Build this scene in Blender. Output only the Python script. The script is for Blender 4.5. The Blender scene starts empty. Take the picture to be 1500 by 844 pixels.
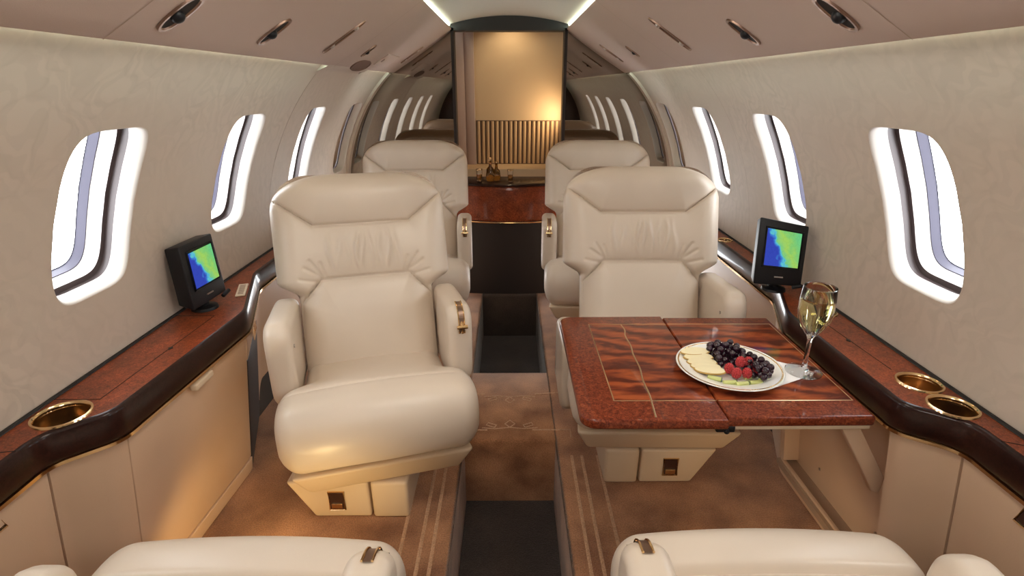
import bpy, bmesh, math, random
from mathutils import Vector, Matrix, Quaternion
random.seed(7)
PI = math.pi
S = bpy.context.scene
COL = S.collection
H = 1.15                                    # camera height over the seat-level floor

# ------------------------------------------------------------------ materials
MATS = {}
def nt(name):
    m = bpy.data.materials.new(name); m.use_nodes = True
    t = m.node_tree
    return m, t, t.nodes['Principled BSDF'], t.nodes, t.links
def setin(b, **k):
    for n, v in k.items():
        n = n.replace('_', ' ')
        if n in b.inputs:
            b.inputs[n].default_value = v
def rgb(c): return (c[0], c[1], c[2], 1)
def ramp(N, pts):
    r = N.new('ShaderNodeValToRGB')
    e = r.color_ramp.elements
    while len(e) < len(pts): e.new(.5)
    for i, (p, c) in enumerate(pts):
        e[i].position = p; e[i].color = rgb(c)
    return r
def plain(name, c, rough=.5, metal=0, coat=0, bump=0, bscale=200, var=0, **k):
    m, t, b, N, L = nt(name)
    setin(b, Base_Color=rgb(c), Roughness=rough, Metallic=metal, Coat_Weight=coat, Coat_Roughness=.05, **k)
    if bump or var:
        tc = N.new('ShaderNodeTexCoord'); no = N.new('ShaderNodeTexNoise')
        no.inputs['Scale'].default_value = bscale; no.inputs['Detail'].default_value = 4
        L.new(tc.outputs['Object'], no.inputs['Vector'])
        if bump:
            bu = N.new('ShaderNodeBump'); bu.inputs['Strength'].default_value = bump; bu.inputs['Distance'].default_value = .002
            L.new(no.outputs['Fac'], bu.inputs['Height']); L.new(bu.outputs['Normal'], b.inputs['Normal'])
        if var:
            n2 = N.new('ShaderNodeTexNoise'); n2.inputs['Scale'].default_value = 6
            L.new(tc.outputs['Object'], n2.inputs['Vector'])
            r = ramp(N, [(.3, [x*(1-var) for x in c]), (.7, [min(1, x*(1+var)) for x in c])])
            L.new(n2.outputs['Fac'], r.inputs['Fac']); L.new(r.outputs['Color'], b.inputs['Base Color'])
    MATS[name] = m
    return m
def emit(name, c, s):
    m = bpy.data.materials.new(name); m.use_nodes = True
    t = m.node_tree; t.nodes.clear()
    e = t.nodes.new('ShaderNodeEmission'); o = t.nodes.new('ShaderNodeOutputMaterial')
    e.inputs[0].default_value = rgb(c); e.inputs[1].default_value = s
    t.links.new(e.outputs[0], o.inputs[0])
    return m

LEATHER = plain('cream_leather', (.66, .56, .455), .36, bump=.08, bscale=420, var=.03, Specular_IOR_Level=.5)
SHELL = plain('tan_shell', (.36, .25, .17), .45, bump=.06, bscale=300)
PANEL = plain('beige_panel', (.585, .405, .275), .5, bump=.10, bscale=350, var=.03)
SEATBASE = plain('beige_seat_base', (.60, .47, .33), .5, bump=.05, bscale=350)
LINER = plain('mauve_headliner', (.53, .41, .35), .75, bump=.10, bscale=500)
CEIL = plain('pale_ceiling', (.56, .50, .43), .7, bump=.06, bscale=500)
GOLD = plain('polished_gold', (.83, .60, .33), .16, 1)
BRASS = plain('cup_brass', (.62, .40, .20), .25, 1)
BRONZE = plain('dark_bronze', (.30, .20, .15), .35, 1)
SPEAKER = plain('brown_speaker_cloth', (.17, .10, .075), .7)
NICKEL = plain('brushed_nickel', (.55, .50, .46), .3, 1)
BLACK = plain('black_plastic', (.008, .008, .010), .42, Specular_IOR_Level=.3)
DARK = plain('dark_gap', (.015, .010, .008), .8)
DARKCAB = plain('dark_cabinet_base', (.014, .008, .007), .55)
DARKWOOD = plain('dark_mahogany', (.035, .014, .010), .18, coat=.6)
REVEAL = plain('window_reveal_white', (.70, .66, .62), .4)
SHADE = plain('shade_track', (.10, .075, .075), .35)
WFRAME = plain('grey_window_frame', (.050, .044, .078), .4)
CHINA = plain('white_china', (.88, .86, .80), .08, coat=.5)
NAPKIN = plain('white_napkin', (.90, .88, .86), .8, bump=.3, bscale=900)
GRAPE = plain('black_grape', (.022, .005, .014), .16, coat=.3, var=.2)
RASP = plain('raspberry_red', (.50, .040, .045), .32)
GREEN = plain('pale_green_flesh', (.56, .60, .22), .35, var=.1)
GREENSKIN = plain('dark_green_skin', (.06, .14, .05), .35)
APPLE = plain('apple_flesh', (.86, .77, .50), .4, var=.05)
SKIN = plain('yellow_apple_skin', (.50, .31, .08), .3)
STEMG = plain('grape_stem', (.10, .14, .04), .5)
MIRROR = plain('tinted_mirror', (.36, .325, .285), .015, 1)
BEIGEWALL = plain('lavatory_beige', (.60, .44, .27), .6)
PINKSTRIP = plain('pinkish_pilaster', (.44, .33, .29), .5)
TAMBOUR = plain('ribbed_tambour', (.50, .34, .19), .45)
TAMBOURGAP = plain('tambour_gap', (.12, .07, .04), .6)
BACKING = plain('dark_backing', (.05, .04, .035), .9)
INLAY = plain('gold_inlay', (.62, .44, .26), .3, 1)
LIQ = plain('amber_liquid', (.55, .28, .05), .05, Transmission_Weight=.9)

def burl(name, dark, mid, light, scale, coat=1.0):
    m, t, b, N, L = nt(name)
    tc = N.new('ShaderNodeTexCoord')
    n1 = N.new('ShaderNodeTexNoise'); n1.inputs['Scale'].default_value = scale; n1.inputs['Detail'].default_value = 6; n1.inputs['Roughness'].default_value = .7; n1.inputs['Distortion'].default_value = 1.2
    n2 = N.new('ShaderNodeTexNoise'); n2.inputs['Scale'].default_value = scale*.12; n2.inputs['Detail'].default_value = 2
    L.new(tc.outputs['Object'], n1.inputs['Vector']); L.new(tc.outputs['Object'], n2.inputs['Vector'])
    r = ramp(N, [(.34, dark), (.52, mid), (.72, light)])
    L.new(n1.outputs['Fac'], r.inputs['Fac'])
    r2 = ramp(N, [(.3, (.72, .72, .72)), (.7, (1.15, 1.1, 1.05))])
    L.new(n2.outputs['Fac'], r2.inputs['Fac'])
    mx = N.new('ShaderNodeMixRGB'); mx.blend_type = 'MULTIPLY'; mx.inputs[0].default_value = 1
    L.new(r.outputs[0], mx.inputs[1]); L.new(r2.outputs[0], mx.inputs[2])
    L.new(mx.outputs[0], b.inputs['Base Color'])
    setin(b, Roughness=.35, Coat_Weight=coat*.55, Coat_Roughness=.03, Coat_IOR=1.42, Specular_IOR_Level=.12)
    return m
BURL = burl('burl_veneer', (.085, .016, .007), (.230, .050, .018), (.40, .105, .036), 170)
BURLDARK = burl('dark_burl_edge', (.014, .005, .004), (.024, .008, .006), (.034, .011, .008), 120, .8)

def table_wood():
    m, t, b, N, L = nt('figured_mahogany')
    tc = N.new('ShaderNodeTexCoord'); sp = N.new('ShaderNodeSeparateXYZ')
    L.new(tc.outputs['Object'], sp.inputs[0])
    def mth(op, a, bb):
        n = N.new('ShaderNodeMath'); n.operation = op
        for i, v in enumerate((a, bb)):
            if isinstance(v, (int, float)): n.inputs[i].default_value = v
            else: L.new(v, n.inputs[i])
        return n.outputs[0]
    def mapr(loc, scl, rot=0):
        mp = N.new('ShaderNodeMapping'); mp.inputs['Location'].default_value = loc; mp.inputs['Scale'].default_value = scl
        mp.inputs['Rotation'].default_value = (0, 0, rot)
        L.new(tc.outputs['Object'], mp.inputs[0]); return mp.outputs[0]
    wv = N.new('ShaderNodeTexWave'); wv.wave_type = 'RINGS'; wv.inputs['Scale'].default_value = 3.0; wv.inputs['Distortion'].default_value = 11.0
    wv.inputs['Detail'].default_value = 3; wv.inputs['Detail Scale'].default_value = 1.6
    L.new(mapr((-.10, .35, .02), (1.0, 2.1, 1), .35), wv.inputs['Vector'])
    fi = N.new('ShaderNodeTexNoise'); fi.inputs['Scale'].default_value = 7; fi.inputs['Detail'].default_value = 7; fi.inputs['Distortion'].default_value = 2.6; fi.inputs['Roughness'].default_value = .6
    L.new(mapr((0, 0, 0), (1, 3.0, 1), -.55), fi.inputs['Vector'])
    mixv = mth('ADD', mth('MULTIPLY', wv.outputs['Fac'], .30), mth('MULTIPLY', fi.outputs['Fac'], .68))
    r1 = ramp(N, [(.33, (.080, .013, .006)), (.48, (.190, .036, .012)), (.68, (.34, .078, .022))])
    L.new(mixv, r1.inputs['Fac'])
    n1 = N.new('ShaderNodeTexNoise'); n1.inputs['Scale'].default_value = 150; n1.inputs['Detail'].default_value = 5; n1.inputs['Distortion'].default_value = 1
    L.new(tc.outputs['Object'], n1.inputs['Vector'])
    r2 = ramp(N, [(.34, (.085, .014, .006)), (.55, (.185, .036, .014)), (.75, (.31, .075, .026))])
    L.new(n1.outputs['Fac'], r2.inputs['Fac'])
    # the figured field lies inside the inlaid line, burl outside it
    ax = mth('LESS_THAN', mth('ABSOLUTE', mth('SUBTRACT', sp.outputs[0], .030), 0), .272)
    ay = mth('LESS_THAN', mth('ABSOLUTE', mth('SUBTRACT', sp.outputs[1], .010), 0), .208)
    msk = mth('MULTIPLY', ax, ay)
    mx = N.new('ShaderNodeMixRGB'); L.new(msk, mx.inputs[0]); L.new(r2.outputs[0], mx.inputs[1]); L.new(r1.outputs[0], mx.inputs[2])
    L.new(mx.outputs[0], b.inputs['Base Color'])
    setin(b, Roughness=.35, Coat_Weight=.6, Coat_Roughness=.02, Coat_IOR=1.40, Specular_IOR_Level=.1)
    return m
TABLEWOOD = table_wood()

def wall_fabric():
    m, t, b, N, L = nt('damask_wallcovering')
    tc = N.new('ShaderNodeTexCoord')
    n0 = N.new('ShaderNodeTexNoise'); n0.inputs['Scale'].default_value = 9; n0.inputs['Detail'].default_value = 2
    L.new(tc.outputs['Object'], n0.inputs['Vector'])
    mxv = N.new('ShaderNodeMixRGB'); mxv.inputs[0].default_value = .13
    L.new(tc.outputs['Object'], mxv.inputs[1]); L.new(n0.outputs['Color'], mxv.inputs[2])
    vo = N.new('ShaderNodeTexVoronoi'); vo.feature = 'DISTANCE_TO_EDGE'; vo.inputs['Scale'].default_value = 13
    L.new(mxv.outputs[0], vo.inputs['Vector'])
    wv = N.new('ShaderNodeTexWave'); wv.wave_type = 'RINGS'; wv.inputs['Scale'].default_value = 9; wv.inputs['Distortion'].default_value = 9; wv.inputs['Detail'].default_value = 2; wv.inputs['Detail Scale'].default_value = 1.4
    L.new(mxv.outputs[0], wv.inputs['Vector'])
    r = ramp(N, [(0, (.525, .435, .362)), (.10, (.570, .475, .400))])
    L.new(vo.outputs['Distance'], r.inputs['Fac'])
    r2 = ramp(N, [(.35, (.93, .93, .93)), (.65, (1.05, 1.05, 1.05))])
    L.new(wv.outputs['Fac'], r2.inputs['Fac'])
    mx = N.new('ShaderNodeMixRGB'); mx.blend_type = 'MULTIPLY'; mx.inputs[0].default_value = .65
    L.new(r.outputs[0], mx.inputs[1]); L.new(r2.outputs[0], mx.inputs[2])
    n3 = N.new('ShaderNodeTexNoise'); n3.inputs['Scale'].default_value = 4
    L.new(tc.outputs['Object'], n3.inputs['Vector'])
    r3 = ramp(N, [(.3, (.0, .0, .0)), (.75, (1, 1, 1))]); L.new(n3.outputs['Fac'], r3.inputs['Fac'])
    m2 = N.new('ShaderNodeMixRGB'); L.new(r3.outputs[0], m2.inputs[0]); m2.inputs[1].default_value = rgb((.560, .466, .392)); L.new(mx.outputs[0], m2.inputs[2])
    L.new(m2.outputs[0], b.inputs['Base Color'])
    setin(b, Roughness=.6, Specular_IOR_Level=.35)
    return m
WALL = wall_fabric()

def carpet(name, c1, c2, striped):
    m, t, b, N, L = nt(name)
    tc = N.new('ShaderNodeTexCoord')
    n1 = N.new('ShaderNodeTexNoise'); n1.inputs['Scale'].default_value = 7; n1.inputs['Detail'].default_value = 3
    n2 = N.new('ShaderNodeTexNoise'); n2.inputs['Scale'].default_value = 260; n2.inputs['Detail'].default_value = 2
    L.new(tc.outputs['Object'], n1.inputs['Vector']); L.new(tc.outputs['Object'], n2.inputs['Vector'])
    r = ramp(N, [(.32, c1), (.68, c2)]); L.new(n1.outputs['Fac'], r.inputs['Fac'])
    r2 = ramp(N, [(.3, (.72, .72, .72)), (.7, (1.2, 1.2, 1.2))]); L.new(n2.outputs['Fac'], r2.inputs['Fac'])
    mx = N.new('ShaderNodeMixRGB'); mx.blend_type = 'MULTIPLY'; mx.inputs[0].default_value = 1
    L.new(r.outputs[0], mx.inputs[1]); L.new(r2.outputs[0], mx.inputs[2])
    L.new(mx.outputs[0], b.inputs['Base Color'])
    bu = N.new('ShaderNodeBump'); bu.inputs['Strength'].default_value = .6; bu.inputs['Distance'].default_value = .004
    L.new(n2.outputs['Fac'], bu.inputs['Height']); L.new(bu.outputs[0], b.inputs['Normal'])
    setin(b, Roughness=.95, Specular_IOR_Level=.1, Sheen_Weight=.3)
    return m
CARPET = carpet('brown_carpet', (.21, .092, .044), (.46, .225, .110), False)
CARPETDARKSHADED = carpet('dark_shaded_aisle_carpet', (.040, .030, .026), (.060, .044, .036), False)  # dark well floor; also paints the aft aisle's shade
THREAD = carpet('pale_carpet_thread', (.44, .25, .14), (.52, .31, .18), False)

def glass_mat(name, c=(1, 1, 1), rough=0.0, ior=1.45):
    m, t, b, N, L = nt(name)
    setin(b, Base_Color=rgb(c), Roughness=rough, IOR=ior, Transmission_Weight=1.0)
    return m
GLASS = glass_mat('clear_glass')
WINE = glass_mat('white_wine', (.93, .88, .42), 0, 1.33)
def pane_mat():
    m = bpy.data.materials.new('window_pane'); m.use_nodes = True
    t = m.node_tree; N = t.nodes; L = t.links; N.clear()
    o = N.new('ShaderNodeOutputMaterial'); tr = N.new('ShaderNodeBsdfTransparent'); g = N.new('ShaderNodeBsdfGlossy')
    tr.inputs[0].default_value = (.97, .97, .98, 1); g.inputs['Roughness'].default_value = .02
    mx = N.new('ShaderNodeMixShader'); mx.inputs[0].default_value = .04
    L.new(tr.outputs[0], mx.inputs[1]); L.new(g.outputs[0], mx.inputs[2]); L.new(mx.outputs[0], o.inputs[0])
    return m
PANE = pane_mat()
def screen_mat(seed, flip):
    m = bpy.data.materials.new('moving_map_screen'); m.use_nodes = True
    t = m.node_tree; N = t.nodes; L = t.links; N.clear()
    o = N.new('ShaderNodeOutputMaterial'); e = N.new('ShaderNodeEmission'); e.inputs[1].default_value = .95
    tc = N.new('ShaderNodeTexCoord'); sp = N.new('ShaderNodeSeparateXYZ')
    L.new(tc.outputs['UV'], sp.inputs[0])
    no = N.new('ShaderNodeTexNoise'); no.inputs['Scale'].default_value = 3.2; no.inputs['Detail'].default_value = 5
    L.new(tc.outputs['UV'], no.inputs['Vector'])
    def mth(op, a, bb):
        n = N.new('ShaderNodeMath'); n.operation = op
        for i, v in enumerate((a, bb)):
            if isinstance(v, (int, float)): n.inputs[i].default_value = v
            else: L.new(v, n.inputs[i])
        return n.outputs[0]
    # coast runs from the top left towards the bottom right
    v = mth('ADD', mth('SUBTRACT', sp.outputs[0], mth('MULTIPLY', mth('SUBTRACT', 1.0, sp.outputs[1]), .50)), mth('MULTIPLY', mth('SUBTRACT', no.outputs['Fac'], .5), .7))
    r = ramp(N, [(0, (.035, .06, .42)), (.08, (.05, .20, .60)), (.13, (.10, .50, .62)), (.18, (.18, .55, .22)), (.42, (.34, .60, .11)), (.62, (.20, .55, .16)), (.9, (.14, .55, .22))])
    L.new(v, r.inputs['Fac'])
    n2 = N.new('ShaderNodeTexVoronoi'); n2.feature = 'DISTANCE_TO_EDGE'; n2.inputs['Scale'].default_value = 7
    L.new(tc.outputs['UV'], n2.inputs['Vector'])
    r2 = ramp(N, [(.0, (.72, .75, .8)), (.05, (1, 1, 1))]); L.new(n2.outputs['Distance'], r2.inputs['Fac'])
    mx = N.new('ShaderNodeMixRGB'); mx.blend_type = 'MULTIPLY'; mx.inputs[0].default_value = .5
    L.new(r.outputs[0], mx.inputs[1]); L.new(r2.outputs[0], mx.inputs[2])
    L.new(mx.outputs[0], e.inputs[0]); L.new(e.outputs[0], o.inputs[0])
    return m
SCREEN = screen_mat(1, False)
LED = emit('cool_cove_light', (.66, 1.0, .90), 50.0)
LEDTOP = emit('cool_ceiling_cove_light', (.70, 1.0, .88), 30.0)

# ------------------------------------------------------------------ mesh helpers
class MB:
    def __init__(s): s.v = []; s.f = []; s.m = []; s.uv = None
    def grid(s, pts, nu, nv, cu=False, cv=False, mi=0, flip=False):
        """pts[i*nv+j]"""
        b = len(s.v); s.v += [tuple(p) for p in pts]
        for i in range(nu if cu else nu-1):
            for j in range(nv if cv else nv-1):
                q = (b+i*nv+j, b+((i+1) % nu)*nv+j, b+((i+1) % nu)*nv+(j+1) % nv, b+i*nv+(j+1) % nv)
                s.f.append(q[::-1] if flip else q); s.m.append(mi)
        return b
    def poly(s, pts, mi=0):
        b = len(s.v); s.v += [tuple(p) for p in pts]; s.f.append(tuple(range(b, b+len(pts)))); s.m.append(mi)
    def box(s, x0, x1, y0, y1, z0, z1, mi=0):
        b = len(s.v)
        s.v += [(x, y, z) for x in (x0, x1) for y in (y0, y1) for z in (z0, z1)]
        for q in ((0,1,3,2),(4,6,7,5),(0,4,5,1),(2,3,7,6),(0,2,6,4),(1,5,7,3)):
            s.f.append(tuple(b+i for i in q)); s.m.append(mi)
    def hexa(s, bot, top, mi=0):
        """four bottom points, four top points, same order"""
        b = len(s.v); s.v += [tuple(p) for p in bot]+[tuple(p) for p in top]
        for q in ((3,2,1,0),(4,5,6,7),(0,1,5,4),(1,2,6,5),(2,3,7,6),(3,0,4,7)):
            s.f.append(tuple(b+i for i in q)); s.m.append(mi)
    def lathe(s, prof, n=32, mi=0, c=(0,0,0), close=False):
        pts = []
        for i in range(n):
            a = 2*PI*i/n
            for r, z in prof: pts.append((c[0]+r*math.cos(a), c[1]+r*math.sin(a), c[2]+z))
        s.grid(pts, n, len(prof), cu=True, cv=close, mi=mi)
    def tube(s, path, r, n=8, mi=0, closed=False, flat=1.0):
        path = [Vector(p) for p in path]; pts = []; up = Vector((0,0,1))
        for i, p in enumerate(path):
            a = path[i-1] if (i or closed) else path[0]; c = path[(i+1) % len(path)] if (i < len(path)-1 or closed) else path[-1]
            t = (c-a).normalized(); x = t.cross(up)
            if x.length < 1e-4: x = Vector((1,0,0))
            x.normalize(); y = x.cross(t).normalized()
            rr = r[i] if isinstance(r, (list, tuple)) else r
            for k in range(n):
                an = 2*PI*k/n; pts.append(p+x*math.cos(an)*rr+y*math.sin(an)*rr*flat)
        b = s.grid(pts, len(path), n, cu=closed, cv=True, mi=mi)
        if not closed:
            s.f.append(tuple(b+k for k in range(n))); s.m.append(mi)
            e = b+(len(path)-1)*n; s.f.append(tuple(e+k for k in reversed(range(n)))); s.m.append(mi)
    def build(s, name, mats, parent=None, smooth=True, bevel=0, seg=3, sub=0, angle=40):
        me = bpy.data.meshes.new(name); me.from_pydata(s.v, [], s.f)
        if not isinstance(mats, (list, tuple)): mats = [mats]
        for m in mats: me.materials.append(m)
        me.polygons.foreach_set('material_index', s.m)
        bm = bmesh.new(); bm.from_mesh(me)
        bmesh.ops.remove_doubles(bm, verts=bm.verts, dist=1e-6)
        bmesh.ops.recalc_face_normals(bm, faces=bm.faces)
        if bevel:
            ed = [e for e in bm.edges if len(e.link_faces) == 2 and e.calc_face_angle(0) > math.radians(angle)]
            bmesh.ops.bevel(bm, geom=ed, offset=bevel, segments=seg, profile=.5, affect='EDGES', clamp_overlap=True)
        bm.to_mesh(me); bm.free()
        if smooth:
            me.polygons.foreach_set('use_smooth', [True]*len(me.polygons))
            try: me.set_sharp_from_angle(angle=math.radians(48))
            except Exception: pass
        o = bpy.data.objects.new(name, me); COL.objects.link(o)
        if parent: o.parent = parent
        if sub:
            md = o.modifiers.new('s', 'SUBSURF'); md.levels = md.render_levels = sub
        return o
def tag(o, label=None, cat=None, group=None, kind=None):
    if label: o['label'] = label
    if cat: o['category'] = cat
    if group: o['group'] = group
    if kind: o['kind'] = kind
    return o
def thing(name, loc=(0,0,0), rz=0, label=None, cat=None, group=None, kind=None):
    o = bpy.data.objects.new(name, None); COL.objects.link(o); o.empty_display_size = .05
    o.location = loc; o.rotation_euler = (0,0,rz)
    return tag(o, label, cat, group, kind)
def copy_tree(o, parent=None):
    c = o.copy(); COL.objects.link(c)
    if parent: c.parent = parent
    for ch in list(o.children): copy_tree(ch, c)
    return c
def crom(pts, n):
    """smooth curve through points"""
    pts = [Vector(p) for p in pts]; out = []
    N = len(pts)-1
    for k in range(n):
        t = k/(n-1)*N; i = min(int(t), N-1); u = t-i
        p1, p2 = pts[i], pts[i+1]; p0 = pts[i-1] if i else p1*2-p2; p3 = pts[i+2] if i+2 <= N else p2*2-p1
        out.append(.5*((2*p1)+(p2-p0)*u+(2*p0-5*p1+4*p2-p3)*u*u+(3*p1-p0-3*p2+p3)*u**3))
    return out
def fillet(pts, rad, n=5):
    out = [Vector(pts[0])]
    for i in range(1, len(pts)-1):
        p = Vector(pts[i]); a = (Vector(pts[i-1])-p); b = (Vector(pts[i+1])-p)
        r = min(rad, a.length*.45, b.length*.45)
        s = p+a.normalized()*r; e = p+b.normalized()*r
        for k in range(n+1):
            u = k/n; out.append((1-u)**2*s+2*u*(1-u)*p+u*u*e)
    out.append(Vector(pts[-1])); return out
def rprism(mb, poly, x0, x1, r, frame, n=5, mi=0):
    """prism of a closed 2-d polygon between x0 and x1 with rounded rims. frame(x,a,b)->3d"""
    P = [Vector(p) for p in poly]; M = len(P)
    area = sum(P[i].x*P[(i+1) % M].y-P[(i+1) % M].x*P[i].y for i in range(M))
    if area < 0: P.reverse()
    nor = []
    for i in range(M):
        d = (P[(i+1) % M]-P[i-1]).normalized(); nor.append(Vector((-d.y, d.x)))
    lay = [(x0+r*(1-math.sin(PI/2*k/n)), r*(1-math.cos(PI/2*k/n))) for k in range(n, -1, -1)]
    lay = [(x0+r*(1-math.sin(a)), r*(1-math.cos(a))) for a in [PI/2*(1-k/n) for k in range(n+1)]]
    lay += [(x1-(x-x0), ins) for x, ins in reversed(lay)]
    pts = []
    for x, ins in lay:
        for i in range(M):
            q = P[i]+nor[i]*ins; pts.append(frame(x, q.x, q.y))
    b = mb.grid(pts, len(lay), M, cv=True, mi=mi)
    mb.f.append(tuple(b+i for i in range(M))); mb.m.append(mi)
    e = b+(len(lay)-1)*M; mb.f.append(tuple(e+i for i in reversed(range(M)))); mb.m.append(mi)
def supere(a, b, n, N):
    out = []
    for i in range(N):
        t = 2*PI*i/N; c, s_ = math.cos(t), math.sin(t)
        out.append((a*math.copysign(abs(c)**(2/n), c), b*math.copysign(abs(s_)**(2/n), s_)))
    return out

# ------------------------------------------------------------------ cabin shell
R, ZC = .94, .55
Y0, Y1 = -1.0, 3.2
def wp(side, y, th, r=R):
    # the hull swells above the cove so that the headliner hangs below it
    u = max(0, min(1, (math.degrees(th)-52)/10)); r += .055*u*u*(3-2*u)
    return (side*r*math.cos(th), y, ZC+r*math.sin(th))
WIN_Y = [.525, 1.14, 1.755, 2.37, 2.985]
THC, HB, HA = math.radians(21.9), .192, .118
CELL_Y, CELL_T = .15, math.radians(14.5)
TH = [math.radians(a) for a in range(-10, 7)]+[THC-CELL_T]
TLO = THC-CELL_T; THI = THC+CELL_T
ts_low = [math.radians(-4)+(TLO-math.radians(-4))*i/8 for i in range(9)]
ts_mid = [TLO+(THI-TLO)*i/16 for i in range(17)]
ts_hi = [THI+(math.radians(90)-THI)*i/24 for i in range(25)]
NW = 64
def make_wall(side, name):
    mb = MB()
    ys = [Y0]
    for w in WIN_Y: ys += [w-CELL_Y, w+CELL_Y]
    ys.append(Y1)
    for ts in (ts_low, ts_hi):
        mb.grid([wp(side, y, t) for y in ys for t in ts], len(ys), len(ts))
    for i in range(0, len(ys)-1, 2):
        mb.grid([wp(side, y, t) for y in ys[i:i+2] for t in ts_mid], 2, len(ts_mid))
    for w in WIN_Y:
        inner = supere(HA, HB/R, 5.0, NW)
        # outer boundary: 16 points per side, the theta sides use ts_mid so that neighbours meet
        out = []
        for k in range(NW):
            # direction matched rectangle walk
            a = 2*PI*k/NW
            out.append(a)
        rect = []
        m = NW//4
        # start at angle 0 (middle of +y side), go counter-clockwise
        per = []
        for k in range(m//2): per.append((CELL_Y, -0+CELL_T*(k/(m/2))))
        for k in range(m): per.append((CELL_Y-2*CELL_Y*k/m, CELL_T))
        for k in range(m): per.append((-CELL_Y, CELL_T-2*CELL_T*k/m))
        for k in range(m): per.append((-CELL_Y+2*CELL_Y*k/m, -CELL_T))
        for k in range(m//2): per.append((CELL_Y, -CELL_T+CELL_T*(k/(m/2))))
        rows = 5; pts = []
        for k in range(NW):
            for j in range(rows):
                u = j/(rows-1)
                yy = per[k][0]*(1-u)+inner[k][0]*u; tt = per[k][1]*(1-u)+inner[k][1]*u
                pts.append(wp(side, w+yy, THC+tt))
        mb.grid(pts, NW, rows, cu=True)
    o = mb.build(name, WALL)
    return tag(o, kind='structure')
make_wall(-1, 'wall_left'); make_wall(1, 'wall_right')
def make_window(side, w, num):
    root = thing('window_%d' % num, (0,0,0), kind='structure')
    def ring(a, b, d, n=5.0):
        return [wp(side, w+p[0], THC+p[1]/R, R+d) for p in supere(a, b, n, 72)]
    def loft(rings, name, mat):
        mb = MB(); N = len(rings[0])
        mb.grid([r[i] for r in rings for i in range(N)], len(rings), N, cv=True)
        return mb.build(name, mat, root)
    loft([ring(HA+.0015, HB+.0015, -.0006), ring(HA-.001, HB-.001, .001), ring(HA-.004, HB-.004, .006), ring(HA-.008, HB-.010, .034)], 'window_reveal', REVEAL)
    loft([ring(HA-.008, HB-.010, .034), ring(HA-.001, HB-.002, .0345), ring(HA-.001, HB-.002, .056), ring(HA-.012, HB-.015, .0565)], 'shade_track', SHADE)
    loft([ring(HA-.012, HB-.015, .0565), ring(HA-.015, HB-.020, .088)], 'inner_reveal', REVEAL)
    loft([ring(HA-.015, HB-.020, .088), ring(HA-.017, HB-.022, .0885), ring(HA-.020, HB-.025, .108), ring(HA-.022, HB-.027, .108)], 'window_frame', WFRAME)
    mb = MB(); N = 72; pts = []
    for k in range(6):
        u = 1-k/5.0001
        pts += ring((HA-.020)*u, (HB-.025)*u, .104)
    mb.grid(pts, 6, N, cv=True)
    mb.build('window_pane', PANE, root)
    if w > 2.9:
        mb = MB(); pts = []
        for k in range(6):
            u = 1-k/5.0001
            pts += ring((HA-.006)*u, (HB-.007)*u, .045)
        mb.grid(pts, 6, N, cv=True); mb.build('window_shade', SHELL, root)
n = 1
for side in (-1, 1):
    for w in WIN_Y:
        make_window(side, w, n); n += 1

# sloped overhead panels with a light cove at both edges
PA, PB = (.632, 1.2190), (.302, 1.432)
pl = math.hypot(PA[0]-PB[0], PA[1]-PB[1])
pd = ((PB[0]-PA[0])/pl, (PB[1]-PA[1])/pl)           # up the slope
pn = (-pd[1], pd[0])                                # down into the cabin, (x, z)
if pn[1] > 0: pn = (-pn[0], -pn[1])
def pp(side, y, u, d=0):
    """point on the overhead panel: u up the slope from its lower edge, d out of it into the cabin"""
    return (side*(PA[0]+pd[0]*u+pn[0]*d), y, PA[1]+pd[1]*u+pn[1]*d)
for k, side in enumerate((-1, 1)):
    mb = MB()
    prof = [(.010, -.005), (.003, -.005), (-.001, -.004), (-.001, -.002), (.003, 0)]+[(pl*i/8, .004*math.sin(PI*i/8)) for i in range(1, 8)]+[(pl-.004, 0), (pl+.000, -.002), (pl+.001, -.006), (pl-.003, -.009), (pl-.04, -.010)]
    ys = [Y0, .2, 1.0, 2.0, Y1]
    mb.grid([pp(side, y, u, d) for y in ys for u, d in prof], len(ys), len(prof))
    o = mb.build('trim_%d' % (k+1), LINER); tag(o, kind='structure')
    # panel joints
    mb = MB()
    for y in (.93, 2.12):
        mb.grid([pp(side, yy, u, .0006+.004*math.sin(PI*max(0, min(1, u/pl)))) for yy in (y-.0015, y+.0015) for u in (0, pl/4, pl/2, 3*pl/4, pl)], 2, 5)
    tag(mb.build('overhead_joint', SHELL, o))
# central ceiling, slightly arched
mb = MB()
ys = [Y0, Y1]; xs = [-.37+.74*i/24 for i in range(25)]
def cz(x): return 1.497-.42*x*x
mb.grid([(x, y, cz(x)) for y in ys for x in xs], 2, 25)
tag(mb.build('ceiling', CEIL), kind='structure')
# LED strips: upper coves and lower coves
for side in (-1, 1):
    mb = MB()
    x0, z0 = .331, 1.4330
    mb.grid([(side*(x0+dx), y, z0+dz) for y in (Y0, Y1-.01) for dx, dz in ((.010, -.005), (-.010, .007))], 2, 2)
    o = mb.build('cove_light', LEDTOP)
    tag(o, 'thin cool white light strip along the %s edge of the arched ceiling' % ('port, wine-glass-free' if side < 0 else 'wine-glass side'), 'light strip')
    o['label'] = ('bright light strip along the left edge of the arched ceiling' if side < 0 else 'bright light strip along the right edge of the arched ceiling')
    mb = MB()
    for a, b in ([(Y0, 2.05), (2.62, Y1-.01)] if side < 0 else [(Y0, Y1-.01)]):
        mb.grid([(side*(.600+dx), y, 1.254+dz) for y in (a, b) for dx, dz in ((-.014, .010), (.012, -.006))], 2, 2)
    o = mb.build('cove_light', LED)
    o['label'] = ('greenish light strip hidden above the left side wall' if side < 0 else 'greenish light strip hidden above the right side wall'); o['category'] = 'light strip'
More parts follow.
